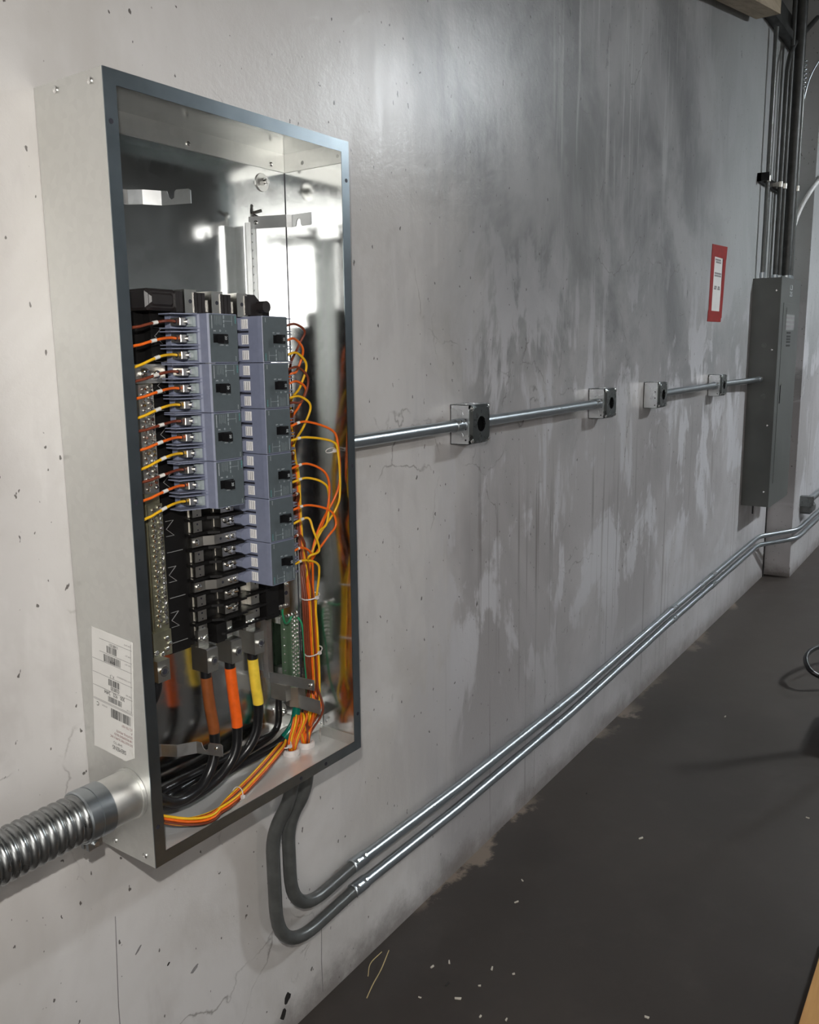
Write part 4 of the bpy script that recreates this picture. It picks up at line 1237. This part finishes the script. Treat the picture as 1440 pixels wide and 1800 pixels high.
# ------------------------------------------------------------------ grey closed panel at the far end
t = thing('closed_panel', 'closed grey steel panel cabinet at the far end of the wall', 'cabinet', (4.25, 0, 0.57))
O = (4.25, 0, 0.57)
MB().cbox(4.255, 4.762, -0.142, 0, 0.575, 1.820, 0.001).build('box_body', 'panel_grey', t, O)
MB().cbox(4.250, 4.768, -0.148, -0.142, 0.568, 1.826, 0.002).build('front_trim', 'panel_grey', t, O)
dr = MB().cbox(4.325, 4.690, -0.1505, -0.146, 0.70, 1.690, 0.001).build('door', 'panel_grey', t, O)
MB().box(4.352, 4.364, -0.1535, -0.1495, 1.145, 1.245).build('door_latch', 'toggle_black', dr, O)
inst('latch_pin', SCREW, dr, Vector((4.358, -0.1535, 1.250)) - Vector(O), scale=1.2)
lbp = MB().box(4.40, 4.62, -0.1525, -0.150, 1.545, 1.665).build('panel_label', 'mark_grey', dr, O)
lm = MB()
for z in (1.560, 1.583, 1.606):
    lm.box(4.405, 4.612, -0.1530, -0.1524, z, z + 0.012)
lm.build('label_lines', 'ink_grey', lbp, O)
lm = MB().box(4.40, 4.62, -0.1529, -0.1523, 1.630, 1.666)
lm.build('label_band', 'panel_grey', lbp, O)
lm = MB()
for z in (1.455, 1.475, 1.49, 1.505, 1.525):
    lm.box(4.445, 4.545, -0.1515, -0.1500, z, z + 0.011)
lm.build('stencil_mark', 'ink', dr, O)
wm = MB()
put_text(wm, 'L3', (4.47, -0.1485, 1.765), (1, 0, 0), (0, 0, 1), 0.036, 2.0)
put_text(wm, '25', (4.47, -0.1485, 1.730), (1, 0, 0), (0, 0, 1), 0.036, 2.0)
wm.build('marker_writing', 'print_white', t, O)
for (y, z) in ((-0.075, 1.465), (-0.085, 1.190)):
    MB().cyl((4.2555, y, z), (4.2535, y, z), 0.013, 16).build('knockout', 'elbow_grey', t, O, 40)
for (y, z) in ((-0.125, 1.752), (-0.118, 1.44), (-0.118, 1.03), (-0.120, 0.66)):
    inst('side_screw', SCREW, t, Vector((4.255, y, z)) - Vector(O), (0, 0, -PI / 2), 1.3)
MB().cyl((4.42, -0.03, 0.50), (4.42, -0.03, 0.575), 0.005, 8).build('drop_wire', 'cable_black', t, O)

# vertical conduits above it
def vpipe(x, y, r, label, z1=3.30, mat='elbow_grey', path=None):
    pts = path or [(x, y, 1.824), (x, y, z1)]
    tt = thing('riser_conduit', label, 'conduit', pts[0], 'risers above the grey panel')
    MB().tube(pts, r, 14).build('tube', mat, tt, pts[0], 60)
    MB().tube([Vector(pts[0]) + Vector((0, 0, 0.001)), Vector(pts[0]) + Vector((0, 0, 0.03))], r * 1.25, 14).build('connector', 'conduit_steel', tt, pts[0], 40)
vpipe(4.31, -0.034, 0.012, 'thin steel riser conduit nearest the red sign', 3.08)
vpipe(4.53, -0.050, 0.013, 'steel riser conduit bending away under the roof', mat='steel_dark', path=fillet([(4.53, -0.052, 1.824), (4.53, -0.052, 3.02), (5.05, -0.12, 3.35), (5.9, -0.25, 3.75)], 0.15))
vpipe(4.60, -0.058, 0.013, 'dark steel riser conduit beside the bending one', 3.6, 'steel_dark')
vpipe(4.66, -0.085, 0.028, 'thick dark riser conduit in the middle of the group', 3.6, 'steel_dark')
vpipe(4.735, -0.098, 0.011, 'bare steel riser conduit with flexible coil at its top', 2.86)
vpipe(4.76, -0.060, 0.013, 'white riser conduit curving over to the right', mat='white_pipe', path=fillet([(4.74, -0.070, 1.824), (4.80, -0.085, 2.20), (4.90, -0.19, 2.42), (5.3, -0.24, 2.50), (6.0, -0.24, 2.47)], 0.25, 8))
co = []
for i in range(60):
    a = i * 0.8
    co.append((4.735 + 0.012 * math.cos(a), -0.098 + 0.012 * math.sin(a), 2.86 + i * 0.0028))
solo('flexible_coil', MB().tube(co, 0.005, 6), 'conduit_steel', 'short shiny flexible coil near the roof', 'conduit', co[0], smooth=60)
solo('loose_wire', MB().tube(spline([(4.735, -0.10, 2.78), (4.78, -0.13, 2.95), (4.95, -0.22, 3.2), (5.3, -0.35, 3.7)], 8), 0.004, 6), 'conduit_steel', 'thin loose wire rising to the roof beside the coil', 'wire', (4.735, -0.10, 2.78), smooth=60)
t = thing('strut_bracket', 'dark strut bracket holding the riser conduits to the wall', 'bracket', (4.25, 0, 2.31))
MB().box(4.22, 4.74, -0.020, 0, 2.315, 2.356).box(4.22, 4.235, -0.06, 0, 2.315, 2.356).build('strut', 'toggle_black', t, (4.25, 0, 2.31))
for x, y in ((4.31, -0.034), (4.53, -0.050), (4.60, -0.058), (4.735, -0.098)):
    MB().tube([(x, y, 2.322), (x, y, 2.350)], 0.017, 12).box(x - 0.022, x + 0.022, y, -0.01, 2.326, 2.346).build('pipe_clamp', 'tin', t, (4.25, 0, 2.31), 40)
# conduit fitting on the pilaster
t = thing('conduit_fitting', 'small grey conduit fitting with pipe on the far pilaster', 'fitting', (5.2, -0.155, 0.40))
O = (5.2, -0.155, 0.40)
MB().cbox(5.18, 5.34, -0.225, -0.155, 0.385, 0.445, 0.012).build('fitting_body', 'elbow_grey', t, O)
MB().tube([(5.16, -0.20, 0.470), (5.30, -0.20, 0.475), (6.3, -0.20, 0.48)], 0.022, 14).build('pipe', 'conduit_steel', t, O, 60)
MB().box(5.15, 5.20, -0.23, -0.155, 0.44, 0.505).build('pipe_strap', 'cover_steel', t, O)

# ------------------------------------------------------------------ red taped notice
t = thing('taped_notice', 'white paper notice framed with red tape on the wall', 'notice', (3.54, 0, 1.58))
O = (3.54, 0, 1.58)
MB().box(3.475, 3.620, -0.0012, -0.0002, 1.615, 1.900).build('paper_sheet', 'paper', t, O)
def quad(name, pts, y, mat):
    mb = MB()
    mb.loft([[(x, -0.0004, z) for x, z in pts], [(x, y, z) for x, z in pts]])
    return mb.build(name, mat, t, O)
quad('tape_strip', [(3.425, 1.615), (3.470, 1.615), (3.492, 1.905), (3.438, 1.905)], -0.0016, 'red_tape')
quad('tape_strip', [(3.605, 1.600), (3.655, 1.600), (3.690, 1.900), (3.640, 1.900)], -0.0016, 'red_tape')
quad('tape_strip', [(3.440, 1.878), (3.690, 1.878), (3.700, 1.938), (3.440, 1.930)], -0.0022, 'red_tape')
quad('tape_strip', [(3.412, 1.580), (3.640, 1.580), (3.650, 1.630), (3.420, 1.630)], -0.0022, 'red_tape')
nl = MB()
for z, x0, x1 in ((1.862, 3.505, 3.600), (1.851, 3.515, 3.600), (1.800, 3.500, 3.612), (1.789, 3.500, 3.610), (1.738, 3.505, 3.545), (1.738, 3.565, 3.600), (1.729, 3.500, 3.540), (1.729, 3.560, 3.600)):
    r_ = random.Random(int(z * 1000))
    x = x0
    while x < x1:
        w = r_.uniform(0.008, 0.02)
        nl.box(x, min(x + w, x1), -0.0016, -0.0012, z, z + 0.008)
        x += w + 0.004
nl.build('notice_lines', 'ink_grey', t, O)

# ------------------------------------------------------------------ floor: plank, cable, scraps
solo('pine_board', MB().cbox(0.25, 1.385, -1.12, -0.929, 0, 0.022, 0.002), 'pine_board', 'orange-brown pine board lying on the floor at lower right', 'board', (0.8, -1.0, 0))
cl = spline([(4.1, -0.95, 0.012), (3.75, -0.80, 0.03), (3.45, -0.62, 0.10), (3.22, -0.56, 0.115), (3.10, -0.60, 0.08), (3.18, -0.70, 0.04), (3.5, -0.86, 0.02), (3.9, -1.02, 0.012), (4.3, -1.1, 0.012)], 10)
solo('black_cable_loop', MB().tube(cl, 0.011, 10), 'cable_black', 'loop of thick black cable on the floor at right', 'cable', (3.6, -0.8, 0), smooth=60)
t = thing('equipment_foot', 'black equipment foot standing on the floor at the right edge', 'equipment', (2.66, -0.80, 0))
O = (2.66, -0.80, 0)
MB().cbox(2.50, 2.86, -0.98, -0.735, 0.02, 0.10, 0.01).build('base_plate', 'black_plastic', t, O)
for x in (2.54, 2.82):
    MB().cyl((x, -0.79, 0.022), (x, -0.75, 0.022), 0.022, 14).build('wheel', 'black_plastic', t, O, 40)
MB().cyl((2.68, -0.9, 0.10), (2.68, -0.9, 0.7), 0.02, 12).build('post', 'black_plastic', t, O, 40)
CH = [(0.774, -0.154, 'w'), (0.81, -0.18, 'w'), (0.848, -0.278, 'w'), (0.782, -0.281, 'w'), (0.719, -0.26, 'w'), (0.674, -0.184, 'w'), (0.724, -0.383, 'w'), (0.901, -0.641, 'w'), (1.98, -0.784, 'w'), (1.586, -0.385, 'w'), (1.202, -0.179, 'w'), (1.107, -0.21, 'w'), (2.617, -0.367, 'w'), (0.745, -0.215, 'd'), (0.86, -0.33, 'w'), (0.70, -0.33, 'w'), (1.75, -0.14, 'd')]
rc = random.Random(11)
for i, (x, y, k) in enumerate(CH):
    L_, wd, a = rc.uniform(0.006, 0.016), rc.uniform(0.003, 0.005), rc.uniform(0, PI)
    ca, sa = math.cos(a), math.sin(a)
    prof = [(x + ca * u * L_ - sa * v * wd, y + sa * u * L_ + ca * v * wd) for u, v in ((-0.5, -0.5), (0.5, -0.3), (0.45, 0.4), (-0.4, 0.5))]
    solo('floor_scrap', MB().prism(prof, 'z', 0.0, rc.uniform(0.002, 0.004)), 'debris' if k == 'w' else 'debris_dark', 'tiny %s scrap on the dark floor' % ('pale' if k == 'w' else 'dark'), 'scrap', (x, y, 0), 'scraps on the floor, %s' % ('pale' if k == 'w' else 'dark'))
solo('straw_strand', MB().tube(spline([(0.602, -0.085, 0.004), (0.64, -0.075, 0.010), (0.69, -0.062, 0.010), (0.742, -0.048, 0.022)], 6), 0.0013, 5), 'straw', 'dry straw-coloured strand lying at the foot of the wall', 'strand', (0.602, -0.085, 0))
solo('straw_strand', MB().tube(spline([(0.66, -0.045, 0.004), (0.69, -0.03, 0.012), (0.73, -0.035, 0.02)], 6), 0.0011, 5), 'straw', 'shorter dry strand against the foot of the wall', 'strand', (0.66, -0.045, 0))

# fine print and grooves too small to pick apart singly
for o in bpy.data.objects:
    if o.parent is not None and o.name.split('.')[0] in ('print', 'vent_slots', 'moulded_marks', 'barcode', 'ruled_lines', 'label_print', 'notice_lines', 'label_lines', 'pole_groove'):
        o['kind'] = 'stuff'
